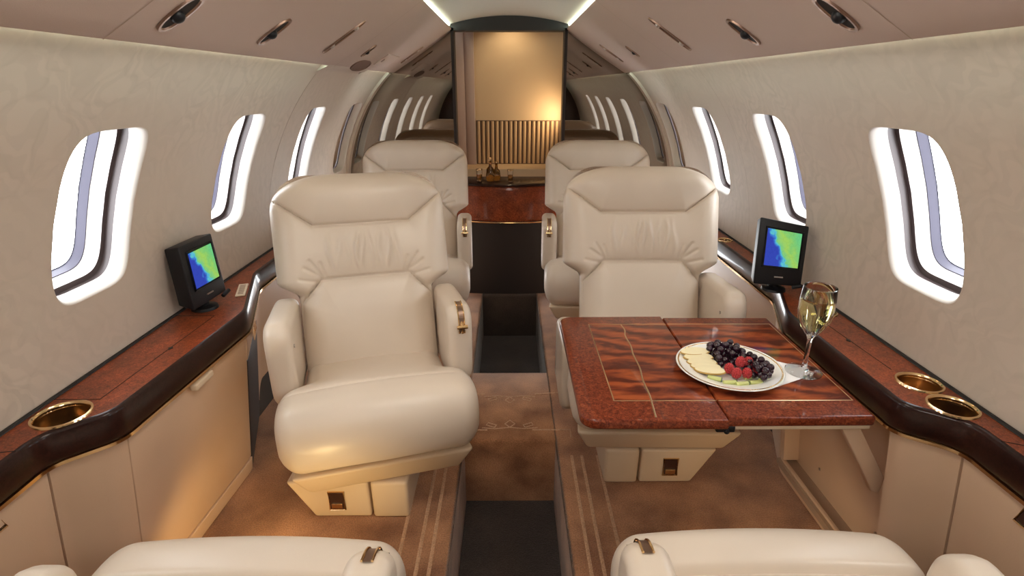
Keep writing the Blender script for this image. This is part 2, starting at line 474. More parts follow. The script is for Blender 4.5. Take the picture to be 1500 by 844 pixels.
# left: the entry header closes the cove between two wall panels
mb = MB()
hp = [(.055, .0), (.02, .004), (-.005, .006), (-.03, .004), (-.05, -.004)]
def hdr(y, k):
    t = math.radians(45.9+3.5-9*k/8)
    a = wp(-1, y, t, R-.004)
    return a
pts = []
for y in (2.06, 2.61):
    pts += [pp(-1, y, .006, .0004), pp(-1, y, -.004, .0004), pp(-1, y, -.016, -.001)]+[wp(-1, y, math.radians(a), R-.0015) for a in (44.6, 44.0, 43.2)]
mb.grid(pts, 2, 6)
for y in (2.06, 2.61): mb.poly([pp(-1, y, .03, .0), pp(-1, y, .0, .0), wp(-1, y, math.radians(43.8), R), wp(-1, y, math.radians(47), R)])
tag(mb.build('trim_3', WALL), kind='structure')
# ribs: thin joint on the left wall, fuller frames against the bulkhead
def rib(side, y, wd, d, mat, name, t0=0, t1=46):
    mb = MB(); prof = [(-wd/2, 0), (-wd/2+.003, -d), (wd/2-.003, -d), (wd/2, 0)]
    ts = [math.radians(t0+(t1-t0)*i/24) for i in range(25)]
    mb.grid([wp(side, y+a, t, R+b+.001) for t in ts for a, b in prof], 25, 4)
    return tag(mb.build(name, mat), kind='structure')
rib(-1, 2.075, .004, .0015, SHELL, 'trim_4')
rib(1, 2.075, .004, .0012, SHELL, 'trim_5')
rib(-1, 3.165, .07, .014, WALL, 'trim_6'); rib(1, 3.165, .07, .014, WALL, 'trim_7')
rib(-1, 1.45, .003, .0008, PANEL, 'trim_8'); 

# floor with the sunken aisle, bridged over the spar
WX, WZ = .158, -.26
YB0, YB1, YE = 1.585, 2.07, 2.98
mb = MB()
for s in (-1, 1):
    xs = [s*WX, s*(WX+.012), s*.95]
    mb.grid([(x, y, 0 if i else -.012) for y in (Y0, Y1) for i, x in enumerate((s*WX, s*(WX+.012), s*.95))], 2, 3)
    mb.grid([(s*WX, y, z) for y in (Y0, YB1-.03) for z in (-.012, WZ)], 2, 2)
    mb.grid([(s*WX, y, z) for y in (YB1-.03, Y1) for z in (-.012, WZ)], 2, 2, mi=1)  # rear well sides: shade of the aft aisle put into the carpet colour
mb.grid([(x, y, z) for x in (-WX, WX) for y, z in ((YB0, WZ), (YB0, -.012), (YB0+.012, 0), (YB1-.012, 0), (YB1, -.012), (YB1, WZ))], 2, 6)
mb.grid([(x, y, z) for x in (-WX, WX) for y, z in ((YE, WZ), (YE, -.012), (YE+.012, 0), (Y1, 0))], 2, 4, mi=1)  # rear riser, with the aft shade painted in by darker carpet
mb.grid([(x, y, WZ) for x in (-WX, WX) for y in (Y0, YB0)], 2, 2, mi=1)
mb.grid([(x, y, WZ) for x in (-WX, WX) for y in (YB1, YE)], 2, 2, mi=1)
# woven lines: three along each aisle edge, two across the bridge with leaf sprigs between
def line(pts, w):
    P = [Vector((x, y, .0012)) for x, y in pts]
    mb.tube(P, w, 6, mi=2, flat=.3)
for s in (-1, 1):
    for x in (.205, .238, .290):
        line([(s*x, .3), (s*x, 1.5)], .005)
    line([(s*.215, 2.05), (s*.215, 1.90), (s*.10, 1.885)], .004)
    line([(s*.215, 1.60), (s*.215, 1.645), (s*.08, 1.645)], .004)
for cy, sg in ((1.855, -1), (1.67, 1)):
    for cx, dx in ((-.055, -.03), (.0, .0), (.055, .03)):
        ww = .018
        tip = (cx+dx*.8, cy+sg*(.035 if dx == 0 else .02)); base = (cx, cy-sg*.01)
        line([base, ((base[0]+tip[0])/2-ww, (base[1]+tip[1])/2), tip, ((base[0]+tip[0])/2+ww, (base[1]+tip[1])/2), base], .003)
    line([(-.10, cy-sg*.012), (-.05, cy-sg*.018), (0, cy-sg*.01), (.05, cy-sg*.018), (.10, cy-sg*.012)], .003)
tag(mb.build('floor', [CARPET, CARPETDARKSHADED, THREAD]), kind='structure')
# seams in the side carpet
# backing sheets added behind the side panels to block stray sky light; cabin front end
mb = MB()
for s in (-1, 1): mb.grid([(s*.93, y, z) for y in (Y0, Y1) for z in (-.02, .54)], 2, 2)
tag(mb.build('trim_9', BACKING), kind='structure')
mb = MB()
mb.grid([(x, Y0, z) for x in (-1, 1) for z in (-.3, 1.55)], 2, 2)
tag(mb.build('wall_front', DARKWOOD), kind='structure')

# ------------------------------------------------------------------ aft bulkhead: mirrors either side of a framed opening
JX = .300
def arch(x): return 1.432+.064*(1-(x/JX)**2)
for side, nm in ((-1, 'left'), (1, 'right')):
    mb = MB()
    pts = []
    zs = [.50+i*.05 for i in range(20)]
    th0 = math.asin((.50-ZC)/R)
    poly = [(side*JX, .50)]+[(side*R*math.cos(t), ZC+R*math.sin(t)) for t in [th0+(math.radians(70)-th0)*i/20 for i in range(21)]]+[(side*JX, 1.42)]
    rows = []
    for z_, in [(0,)]: pass
    fr = [(x, Y1-.012, z) for x, z in poly]; bk = [(x, Y1, z) for x, z in poly]
    mb.poly(fr); mb.poly(bk[::-1]); mb.grid(fr+bk, 2, len(poly), cv=True)
    o = mb.build('mirror_panel', MIRROR, smooth=False)
    tag(o, 'tinted mirror panel on the rear bulkhead, %s of the lit doorway' % nm, 'mirror')
fr = thing('door_1', (0, Y1, 0), kind='structure')
mb = MB()
for s in (-1, 1): mb.box(s*JX-.008, s*JX+.008, -.06, .03, 0, 1.44)
xs = [-JX-.008+(2*JX+.016)*i/20 for i in range(21)]
bot = 1.425
for yy in (-.06, .03):
    mb.grid([(x, yy, z) for x in xs for z in (bot, 1.60)], 21, 2)
mb.grid([(x, yy, bot) for x in xs for yy in (-.06, .03)], 21, 2)
mb.build('door_frame', DARKCAB, fr, smooth=False)
# alcove
AY = 3.46; k = AY/3.2
mb = MB(); mb.grid([(x, AY, z) for x in (-.36, .36) for z in (.5, 1.6)], 2, 2)
mb.grid([(x, y, 1.56) for x in (-.36, .36) for y in (Y1, AY)], 2, 2)
for s in (-1, 1): mb.grid([(s*.345, y, z) for y in (Y1, AY) for z in (.0, 1.6)], 2, 2)
tag(mb.build('wall_back', BEIGEWALL, smooth=False), kind='structure')
mb = MB(); mb.box(-.322, -.205, AY-.05, AY-.02, .5, 1.56); mb.box(-.322, -.262, AY-.056, AY-.05, .5, 1.56)
tag(mb.build('trim_10', PINKSTRIP, bevel=.004), kind='structure')
tb = thing('tambour_door', (0, AY-.02, .70), label='ribbed wooden tambour door below the plain beige panel in the doorway', cat='cabinet door')
mb = MB(); mb.box(-.20, .33, .004, .018, 0, .258); mb.build('tambour_back', TAMBOURGAP, tb, smooth=False)
mb = MB()
for i in range(19):
    x = -.186+i*.0279
    mb.tube([(x, .002, .004), (x, .002, .254)], .0095, 10)
mb.build('tambour_slats', TAMBOUR, tb)
mb = MB(); mb.box(-.345, .345, 3.22, AY-.012, .60, .70)
tag(mb.build('vanity_shelf', BEIGEWALL, bevel=.006), 'plain beige vanity shelf below the ribbed tambour door', 'shelf')

# bar cabinet with a bowed burl front
bc = thing('bar_cabinet', (0, 3.0, 0), label='glossy bowed burl bar cabinet between the two rear seats', cat='cabinet')
def bow(x): return -.075*(1-(x/.29)**2)
xs = [-.29+.58*i/28 for i in range(29)]
mb = MB()
prof = [(.0, .645), (-.006, .630), (-.006, .470), (.0, .455), (.05, .452)]
mb.grid([(x, bow(x)+d, z) for x in xs for d, z in prof], 29, 5)
mb.build('drawer_front', BURL, bc)
mb = MB()
prof = [(.18, .662), (-.006, .662), (-.014, .657), (-.014, .650), (-.006, .645), (.18, .645)]
mb.grid([(x, (bow(x)+d if d < .1 else d), z) for x in xs for d, z in prof], 29, 6, cv=True)
mb.build('counter_top', BURLDARK, bc)
mb = MB()
mb.grid([(x, bow(x)*.3+.03+d, z) for x in xs for d, z in ((0, .452), (0, .0), (.1, 0))], 29, 3)
mb.build('lower_body', DARKCAB, bc)
mb = MB(); mb.tube([(x, bow(x)-.010, .450) for x in xs], .004, 6); mb.build('gold_trim', GOLD, bc)
# glassware on the bar
def tumbler(x, y, z, h, r, label, name='tumbler'):
    t = thing(name, (x, y, z), label=label, cat='glass', group='glassware on the bar cabinet')
    mb = MB(); mb.lathe([(0, .001), (r*.8, .001), (r, h), (r*.9, h), (r*.72, .006), (0, .006)], 20); mb.build('tumbler_wall', GLASS, t)
    mb = MB(); mb.lathe([(0, .007), (r*.70, .007), (r*.78, h*.55), (0, h*.55)], 20); mb.build('liquid', LIQ, t)
    mb = MB(); mb.lathe([(r*1.01, h-.006), (r*1.04, h-.003), (r*1.01, h)], 20); mb.build('gold_rim', GOLD, t)
tumbler(-.165, 3.02, .6625, .065, .018, 'gold rimmed tumbler at the left end of the bar cabinet top')
tumbler(.005, 3.0, .6625, .065, .016, 'gold rimmed tumbler nearest the middle of the bar cabinet top')
def decanter(x, y, z, h, label):
    t = thing('decanter', (x, y, z), label=label, cat='decanter', group='decanters on the bar cabinet')
    mb = MB(); mb.lathe([(0, .001), (.020, .001), (.024, .02), (.020, h*.5), (.008, h*.62), (.007, h*.8), (.011, h*.82), (0, h*.82)], 20); mb.build('bottle_body', LIQ, t)
    mb = MB(); mb.lathe([(0, h*.82), (.006, h*.83), (.011, h*.90), (.009, h*.97), (0, h)], 16); mb.build('stopper', GOLD, t)
decanter(-.105, 3.02, .6625, .13, 'taller decanter with a ball stopper on the bar cabinet')
decanter(-.072, 3.045, .6625, .105, 'shorter decanter right behind the taller one on the bar')

# ------------------------------------------------------------------ side ledges
def path_normals(P, side):
    out = []
    for i, p in enumerate(P):
        a = P[max(0, i-1)]; b = P[min(len(P)-1, i+1)]
        d = (b-a).normalized()
        nx, ny = d.y, -d.x
        if nx*side > 0: nx, ny = -nx, -ny
        out.append(Vector((nx, ny)))
    return out
def ledge_path(side):
    if side < 0: q = [(.866, Y0), (.862, .845), (.778, .925), (.752, 1.44), (.872, 1.78), (.872, Y1-.015)]
    else: q = [(.884, Y0), (.880, .878), (.790, .945), (.784, 1.42), (.868, 1.66), (.872, Y1-.015)]
    return [(side*x, y) for x, y in q]
LZ = .55
def make_ledge(side):
    q = ledge_path(side); P = fillet(q, .03, 7); Nn = path_normals(P, side)
    root = thing('side_ledge', (0,0,0), label='glossy burl armrest ledge along the %s wall with %s' % (('left', 'one cup holder by the near corner') if side < 0 else ('right', 'two near cup holders beside the table')), cat='ledge')
    sec = [(-.010, LZ), (-.005, LZ-.001), (-.002, LZ-.0035), (0, LZ-.008), (0, LZ-.060), (-.003, LZ-.064), (-.05, LZ-.064), (-.05, LZ-.020), (-.010, LZ-.020)]
    mb = MB(); m = len(sec)
    b = mb.grid([(p.x+nn.x*d, p.y+nn.y*d, z) for p, nn in zip(P, Nn) for d, z in sec], len(P), m, cv=True)
    mb.f.append(tuple(b+i for i in range(m))); mb.m.append(0)
    e = b+(len(P)-1)*m; mb.f.append(tuple(e+i for i in reversed(range(m)))); mb.m.append(0)
    mb.build('ledge_edge', BURLDARK, root)
    mb = MB(); fr_ = [(p.x+nn.x*-.010, p.y+nn.y*-.010) for p, nn in zip(P, Nn)]
    outl = fr_+[(side*.930, P[-1].y), (side*.930, P[0].y)]
    nb = len(outl); mb.v = [(x, y, LZ) for x, y in outl]+[(x, y, LZ-.020) for x, y in outl]
    mb.f = [tuple(range(nb)), tuple(range(2*nb-1, nb-1, -1))]+[(i, nb+i, nb+(i+1) % nb, (i+1) % nb) for i in range(nb)]; mb.m = [0]*len(mb.f)
    o = mb.build('ledge_top', [BURL], root, smooth=False)
    cups = [(-.872, .912, .047)] if side < 0 else [(.884, 1.026, .0415), (.884, .932, .0415), (.893, 1.415, .028), (.896, 2.19, .028)]
    # sink the cup holes
    cut = MB()
    for x, y, r in cups: cut.lathe([(0, -.05), (r-.003, -.05), (r-.003, .03), (0, .03)], 40, c=(x, y, LZ))
    co = cut.build('cutter', BRASS)
    md = o.modifiers.new('b', 'BOOLEAN'); md.operation = 'DIFFERENCE'; md.object = co; md.solver = 'EXACT'
    dg = bpy.context.evaluated_depsgraph_get()
    me = bpy.data.meshes.new_from_object(o.evaluated_get(dg)); o.modifiers.clear(); o.data = me
    bpy.data.objects.remove(co, do_unlink=True)
    for x, y, r in cups:
        mb = MB(); mb.lathe([(r-.0045, -.006), (r-.003, .001), (r, .004), (r+.0035, .003), (r+.0045, .0003)], 48, c=(x, y, LZ))
        c = mb.build('cup_rim', GOLD, root)
        mb = MB(); mb.lathe([(r-.004, .0), (r-.005, -.044), (r-.010, -.048), (.0001, -.048)], 40, c=(x, y, LZ)); mb.build('cup_well', BRASS, c)
    # gold line below the band
    mb = MB(); tr = [(-.004, LZ-.0645), (.003, LZ-.0645), (.003, LZ-.0715), (-.004, LZ-.0715)]
    mb.grid([(p.x+nn.x*d, p.y+nn.y*d, z) for p, nn in zip(P, Nn) for d, z in tr], len(P), 4, cv=True)
    mb.build('gold_trim', GOLD, root)
    # lid joint and latch
    mb = MB(); w = .0009; z = LZ+.0004
    js = [[(.934, .968), (.838, .968), (.824, 1.40), (.934, 1.40)]] if side < 0 else [[(.862, 1.085), (.850, 1.40)], [(.934, .80), (.885, .82)]]
    if side < 0: js.append([(.934, .79), (.866, .80)])
    for j in js:
        mb = MB(); mb.tube([(side*x, y, z) for x, y in j], w, 4); mb.build('lid_joint', DARK, root)
    lx, ly = (.829, 1.20) if side < 0 else (.853, 1.235)
    mb = MB(); mb.hexa([(side*lx-.006, ly, LZ), (side*lx, ly-.010, LZ), (side*lx+.006, ly, LZ), (side*lx, ly+.010, LZ)], [(side*lx-.005, ly, LZ+.002), (side*lx, ly-.008, LZ+.002), (side*lx+.005, ly, LZ+.002), (side*lx, ly+.008, LZ+.002)])
    mb.build('lid_latch', DARK, root)
    # black seal against the wall
    mb = MB(); mb.tube([(side*.934, y, LZ+.002) for y in (Y0, Y1-.015)], .004, 6); mb.build('wall_seal', DARK, root)
    return root
make_ledge(-1); make_ledge(1)

def lean(z): return -.012-.062*(LZ-.07-z)/.48
def cut_path(P, ya, yb):
    """the stretch of a path (rising in y) between two y values"""
    out = []
    def at(y):
        for i in range(len(P)-1):
            if P[i].y <= y <= P[i+1].y and P[i+1].y > P[i].y:
                return P[i].lerp(P[i+1], (y-P[i].y)/(P[i+1].y-P[i].y))
        return P[0].copy() if y < P[0].y else P[-1].copy()
    return [at(ya)]+[p.copy() for p in P if ya+1e-5 < p.y < yb-1e-5]+[at(yb)]
PFULL = {s: fillet(ledge_path(s), .03, 7) for s in (-1, 1)}
def panel_sweep(mb, side, ya, yb, z0, z1, d0=0, th=.016):
    P = cut_path(PFULL[side], ya, yb)
    zs = [z0+(z1-z0)*i/4 for i in range(5)]
    sec = [(lean(z)+d0, z) for z in zs]+[(lean(z)+d0-th, z) for z in reversed(zs)]
    b = mb.grid([(p.x-side*d, p.y, z) for p in P for d, z in sec], len(P), len(sec), cv=True)
    m = len(sec)
    mb.f.append(tuple(b+i for i in range(m))); mb.m.append(0)
    e = b+(len(P)-1)*m; mb.f.append(tuple(e+i for i in reversed(range(m)))); mb.m.append(0)
ZT = LZ-.0725
# left run
EA, EB, EC = .846, .953, 1.445              # joints: near panel | angled corner | door | end
def part_panel(name, mat, par, side, ya, yb, z0, z1, bev=.002, **k):
    mb = MB(); panel_sweep(mb, side, ya, yb, z0, z1, **k); return mb.build(name, mat, par, bevel=bev)
def pull(side, x, y, z, par):
    mb = MB(); mb.hexa([(x, y-.03, z-.012), (x, y+.03, z-.012), (x-side*.006, y+.03, z-.012), (x-side*.006, y-.03, z-.012)], [(x, y-.02, z+.022), (x, y+.02, z+.022), (x-side*.006, y+.02, z+.022), (x-side*.006, y-.02, z+.022)])
    p = mb.build('recessed_pull', DARKWOOD, par)
    mb = MB(); X = x-side*.007; mb.tube([(X, y-.03, z-.012), (X, y+.03, z-.012), (X, y+.02, z+.022), (X, y-.02, z+.022)], .0022, 6, closed=True); mb.build('pull_trim', GOLD, p)
np_ = thing('sidewall_panel', (0,0,0), label='plain beige lower wall panel at the near left, forward of the angled corner', cat='panel')
part_panel('panel_face', PANEL, np_, -1, Y0, EA-.003, .002, ZT)
pull(-1, -.886, .722, .442, np_)
sc = thing('side_cabinet', (0,0,0), label='beige side cabinet left of the left facing seat, glowing warm at its foot', cat='cabinet')
part_panel('corner_panel', PANEL, sc, -1, EA, EB-.003, .002, ZT, bev=0)
dr = part_panel('door', PANEL, sc, -1, EB, EC-.003, .050, ZT)
part_panel('kick_strip', PANEL, sc, -1, EB, EC-.003, .002, .047, d0=.004)
mb = MB(); mb.box(-.776, -.757, 1.155, 1.235, ZT-.022, ZT-.004); mb.build('pull_handle', SEATBASE, dr, bevel=.005)
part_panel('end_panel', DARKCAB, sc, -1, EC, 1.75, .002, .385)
part_panel('control_fascia', PANEL, sc, -1, EC, 1.75, .388, ZT)
ap = thing('sidewall_panel', (0,0,0), label='beige lower wall panel running behind the left pair of seats', cat='panel')
part_panel('panel_face', PANEL, ap, -1, 1.754, Y1-.015, .002, ZT)
# right run
ED, EE, EF = .880, .972, 1.425
np2 = thing('sidewall_panel', (0,0,0), label='plain beige lower wall panel at the near right, forward of the angled corner', cat='panel')
part_panel('panel_face', PANEL, np2, 1, Y0, ED-.003, .002, ZT)
pull(1, .900, .728, .442, np2)
rc = thing('side_cabinet', (0,0,0), label='beige side cabinet under the table with its stowage bay open', cat='cabinet')
part_panel('corner_panel', PANEL, rc, 1, ED, EE-.003, .002, ZT, bev=0)
y0, y1 = EE, EF-.004
part_panel('bay_sill', PANEL, rc, 1, y0, y1, .002, .060, th=.010)
mb = MB(); mb.hexa([(.848, y0, .030), (.846, y1, .030), (.92, y1, .030), (.92, y0, .030)], [(.846, y0, .052), (.842, y1, .052), (.92, y1, .052), (.92, y0, .052)]); mb.build('bay_floor', SHELL, rc)
bk = part_panel('bay_back', PANEL, rc, 1, y0, y1, .050, ZT, d0=-.046, th=.006)
for yy, zz in ((1.28, .30), (1.05, .30), (1.03, .13), (1.28, .12)):
    xx = .786-lean(zz)+.046-.001
    mb = MB(); mb.tube([(xx+.002, yy, zz), (xx-.0015, yy, zz)], .004, 10); mb.build('screw', NICKEL, bk)
part_panel('bay_jamb', PANEL, rc, 1, y1-.024, y1, .060, ZT, th=.05)
part_panel('control_fascia', PANEL, rc, 1, EF, 1.655, .002, ZT)
ap2 = thing('sidewall_panel', (0,0,0), label='beige lower wall panel running behind the right pair of seats', cat='panel')
part_panel('panel_face', PANEL, ap2, 1, 1.659, Y1-.015, .002, ZT)

# control plates and grilles on the fascias
def frame_on(p0, p1):
    """axes of a vertical fascia from p0 to p1 (xy)"""
    d = (Vector(p1)-Vector(p0)).normalized(); return d
def grille(side, p0, p1, u, z, w, h, label):
    d = Vector((p1[0]-p0[0], p1[1]-p0[1])); L_ = d.length; d.normalize()
    nn = Vector((d.y, -d.x))
    if nn.x*side > 0: nn = -nn
    ln = lean(z)
    c = Vector(p0)+d*u+Vector((-side*(ln), 0))+nn*.0045
    t = thing('air_grille', (c.x, c.y, z), math.atan2(d.y, d.x), label, 'grille')
    sgn = 1 if (Matrix.Rotation(-math.atan2(d.y, d.x), 2) @ nn).y > 0 else -1
    mb = MB(); mb.box(-w/2, w/2, min(0, sgn*.004), max(0, sgn*.004), -h/2, h/2); mb.build('grille_frame', PANEL, t, bevel=.0015)
    mb = MB()
    for i in range(4):
        for j in range(3):
            a = -w*.36+i*w*.19; b_ = -h*.32+j*h*.23
            mb.box(a, a+w*.15, min(sgn*.004, sgn*.0052), max(sgn*.004, sgn*.0052), b_, b_+h*.17)
    mb.build('grille_slots', BRASS, t, smooth=False)
q = ledge_path(-1)
grille(-1, q[3], q[4], .16, .432, .085, .062, 'small air grille on the left fascia below the black monitor')
q = ledge_path(1)
grille(1, q[3], q[4], .085, .432, .085, .062, 'small air grille on the right fascia below the right monitor')
sp = thing('switch_plate', (-.838, 1.600, LZ), math.radians(109), 'pale switch plate with six dark slots on the left ledge behind the monitor', 'switch plate')
mb = MB(); mb.box(-.055, .055, -.014, .014, .0005, .005); mb.build('plate', SEATBASE, sp, bevel=.0015)
for i in range(6):
    mb = MB(); mb.box(-.045+i*.0155, -.045+i*.0155+.009, -.008, .008, .005, .0065); mb.build('switch', SHELL, sp, bevel=.0006)

# ------------------------------------------------------------------ seats
def seg_dist(px, py, a, b):
    ax, ay = a; bx, by = b; dx, dy = bx-ax, by-ay
    t = max(0, min(1, ((px-ax)*dx+(py-ay)*dy)/(dx*dx+dy*dy+1e-12)))
    return math.hypot(px-ax-t*dx, py-ay-t*dy)
BL = .565; BW = .262
HEADY, MIDY = .408, .246
def head_y(ax): return HEADY if ax < .14 else HEADY+(ax-.14)*(.075/.10)
LUMX, LUMC = .196, .132
head_seams = [((-.14, HEADY), (.14, HEADY)), ((.14, HEADY), (.30, HEADY+.12)), ((-.14, HEADY), (-.30, HEADY+.12))]
lum_seams = [((-LUMC, MIDY), (LUMC, MIDY)), ((LUMC, MIDY), (LUMX, MIDY-.070)), ((-LUMC, MIDY), (-LUMX, MIDY-.070)), ((LUMX, MIDY-.070), (LUMX+.006, -.1)), ((-LUMX, MIDY-.070), (-LUMX-.006, -.1))]
pleats = [(-.098, .006, .0022), (-.072, .007, .0018), (-.047, .006, .0012), (-.018, .005, .0035), (-.004, .006, .0030), (.022, .006, .0028), (.048, .007, .0020), (.073, .006, .0030), (.098, .007, .0018)]
wr = []
for s in (-1, 1):
    wr += [((s*.130, .254), (s*.176, .283)), ((s*.128, .258), (s*.160, .304)), ((s*.145, .240), (s*.192, .250)), ((s*.118, .256), (s*.130, .296))]
def back_w(v):
    Y = v*BL
    if Y < .195: w = .203
    elif Y < .245:
        u = (Y-.195)/.05; u = u*u*(3-2*u); w = .203+u*(BW-.203)
    elif Y < .46: w = BW
    else: w = BW-.004*((Y-.46)/.14)
    # rounded top corners
    r = .115
    if Y > BL-r:
        e = (Y-(BL-r))/r; w -= r*.95*(1-math.sqrt(max(0, 1-e*e)))
    return w
def back_front(X, Y, w):
    ax = abs(X)
    dh = min(seg_dist(X, Y, a, b) for a, b in head_seams)
    dl = min(seg_dist(X, Y, a, b) for a, b in lum_seams)
    d = min(dh, dl)
    inhead = Y > head_y(ax)
    inlum = (Y < MIDY and ax < LUMX and (ax < LUMC or Y < MIDY-(ax-LUMC)*(.070/(LUMX-LUMC))))
    h = .050
    if inhead: h += .030*(1-math.exp(-d/.045))
    elif inlum: h += .024*(1-math.exp(-d/.035))
    else:
        h += .015*(1-math.exp(-d/.028))+.012*(ax/BW)**2
        if dh < .2 and dl < .2:
            wy = math.exp(-((Y-.326)/.052)**4)
            for x0, sg, am in pleats:
                xx = x0+.006*math.sin(Y*40+x0*90)
                h += am*wy*math.exp(-((X-xx)/sg)**2)*2.6
            for a, b in wr: h += -.0040*math.exp(-(seg_dist(X, Y, a, b)/.0045)**2)
    h -= .0085*math.exp(-(d/.0040)**2)
    return h, inhead, inlum
RB = math.radians(17)
BORG = (.400, .355)
def back_pt(X, Y, h):
    return (X, BORG[0]+math.sin(RB)*Y-math.cos(RB)*h, BORG[1]+math.cos(RB)*Y+math.sin(RB)*h)
def edge_round(X, Y, w, r):
    a = max(0, 1-(w-abs(X))/r); b = max(0, 1-(BL-Y)/r)
    return math.sqrt(max(0, 1-min(1, a*a+b*b)))
def make_back(root):
    NU, NV = 161, 171
    ss = [math.sin(PI/2*(-1+2*i/(NU-1)))*.35+(-1+2*i/(NU-1))*.65 for i in range(NU)]
    vs = [1-(1-j/(NV-1))**1.12 for j in range(NV)]
    pts = []; reg = []
    for i in range(NU):
        for j in range(NV):
            v = vs[j]; Y = -.06+v*(BL+.06); w = back_w(Y/BL); X = ss[i]*w
            h, ih, il = back_front(X, Y, w)
            e = edge_round(X, Y, w, .075)
            pts.append(back_pt(X, Y, h*e if e < 1 else h)); reg.append((ih, il))
    parts = {'headrest': MB(), 'lumbar_cushion': MB(), 'backrest': MB()}
    for p in parts.values(): p.v = pts
    for i in range(NU-1):
        for j in range(NV-1):
            qd = (i*NV+j, (i+1)*NV+j, (i+1)*NV+j+1, i*NV+j+1)
            nh = sum(reg[k][0] for k in qd); nl = sum(reg[k][1] for k in qd)
            p = parts['headrest'] if nh > 2 else parts['lumbar_cushion'] if nl > 2 else parts['backrest']
            p.f.append(qd); p.m.append(0)
    for nme, p in parts.items():
        used = sorted({k for f in p.f for k in f}); mp = {k: i for i, k in enumerate(used)}
        p2 = MB(); p2.v = [pts[k] for k in used]; p2.f = [tuple(mp[k] for k in f) for f in p.f]; p2.m = p.m
        o = p2.build(nme, LEATHER, root)
        o.data.polygons.foreach_set('use_smooth', [True]*len(o.data.polygons))
        if 'sharp_edge' in o.data.attributes: o.data.attributes.remove(o.data.attributes['sharp_edge'])
    # rear shell
    mb = MB(); NU, NV = 41, 51; pts = []
    for i in range(NU):
        for j in range(NV):
            s_ = math.sin(PI/2*(-1+2*i/(NU-1))); v = 1-(1-j/(NV-1))**1.5; w = back_w(v); X = s_*w; Y = v*BL
            e = edge_round(X, Y, w, .07); pts.append(back_pt(X, Y, -.065*e))
    mb.grid(pts, NU, NV); mb.build('back_shell', SHELL, root)
    mb = MB(); mb.grid([back_pt(X, Y, -.067) for X in (-.09, .09) for Y in (.470, .495)], 2, 2)
    mb.build('back_pocket', DARK, root)
def make_cushion(root, m):
    prof = crom([(.43, .352), (.35, .362), (.27, .373), (.20, .386), (.14, .397), (.085, .402), (.040, .394), (.010, .366), (-.004, .322), (0, .275), (.014, .236), (.036, .210), (.072, .197), (.12, .194)], 150)
    core = Vector((.16, .285))
    NS = 81; pts = []
    M = len(prof)
    for j in range(M):
        p = prof[j]; a = prof[max(0, j-1)]; b = prof[min(M-1, j+1)]
        tg = (b-a).normalized(); nin = Vector((tg.y, -tg.x))     # inward
        if nin.dot(core-p) < 0: nin = -nin
        u = max(0, min(1, (.205-p.x)/.06)) if j < M*.6 else 1
        u = u*u*(3-2*u); w = .203+u*(.262-.203)
        if j > M*.7: w -= .018*(j-M*.7)/(M*.3)
        sd = abs(p.x-.118) if j < M*.5 else 1
        g = .010*math.exp(-(sd/.007)**2)+(.004 if p.x > .118 and j < M*.5 else 0)
        r = .052
        row = []
        for i in range(-3, NS+3):
            s_ = -1+2*max(0, min(NS-1, i))/(NS-1)
            s_ = math.sin(PI/2*s_)*.4+s_*.6
            x = s_*w; k_ = max(0, (abs(x)-(w-r))/r)
            off = r*(1-math.sqrt(max(0, 1-k_*k_)))+g*(1 if abs(s_) < .97 else 0)-.014*(1-s_*s_)*(1 if j < M*.75 else 0)
            c = p+nin*off
            if i < 0: c = c.lerp(core, -i/3*.98)
            if i >= NS: c = c.lerp(core, (i-NS+1)/3*.98)
            row.append((x, c.x, c.y))
        pts += row
    mb = MB(); mb.grid(pts, M, NS+6); mb.build('seat_cushion', LEATHER, root)
def make_arm(root, sx, aisle):
    poly = [(.465, .300), (.24, .312), (.186, .335), (.170, .365), (.164, .42), (.160, .475), (.160, .515), (.168, .545), (.188, .563), (.215, .570), (.30, .562), (.40, .553), (.455, .542), (.475, .50), (.475, .35)]
    poly = [(p.x, p.y) for p in crom(poly+[poly[0]], 70)][:-1]
    mb = MB()
    rprism(mb, poly, .206, .276, .024, lambda x, a, b: (sx*x, a, b), 6)
    arm = mb.build('armrest', LEATHER, root)
    if aisle:
        # bright slot and T-handle in the front of the aisle arm
        xc = sx*.243
        path = [(.215, .5715), (.190, .5655), (.170, .549), (.1605, .518), (.1600, .495)]
        cs = crom(path, 14)
        mb = MB(); mb.grid([(xc+dx, p.x-.0015, p.y+.0015) for p in cs for dx in (-.0065, .0065)], 14, 2)
        mb.build('lever_slot', BRONZE, arm)
        mb = MB()
        for dx in (-.0078, .0078): mb.tube([(xc+dx, p.x-.002, p.y+.002) for p in cs], .002, 6)
        mb.build('slot_trim', GOLD, arm)
        mb = MB(); mb.tube([(xc-.015, .152, .518), (xc+.015, .152, .518)], .0055, 10); mb.tube([(xc, .166, .53), (xc, .151, .518), (xc, .153, .500)], .0045, 8)
        mb.build('lever', GOLD, arm)
    else:
        mb = MB(); mb.tube([(sx*.206, .20, .50), (sx*.203, .20, .50)], .005, 10); mb.build('button', NICKEL, arm)
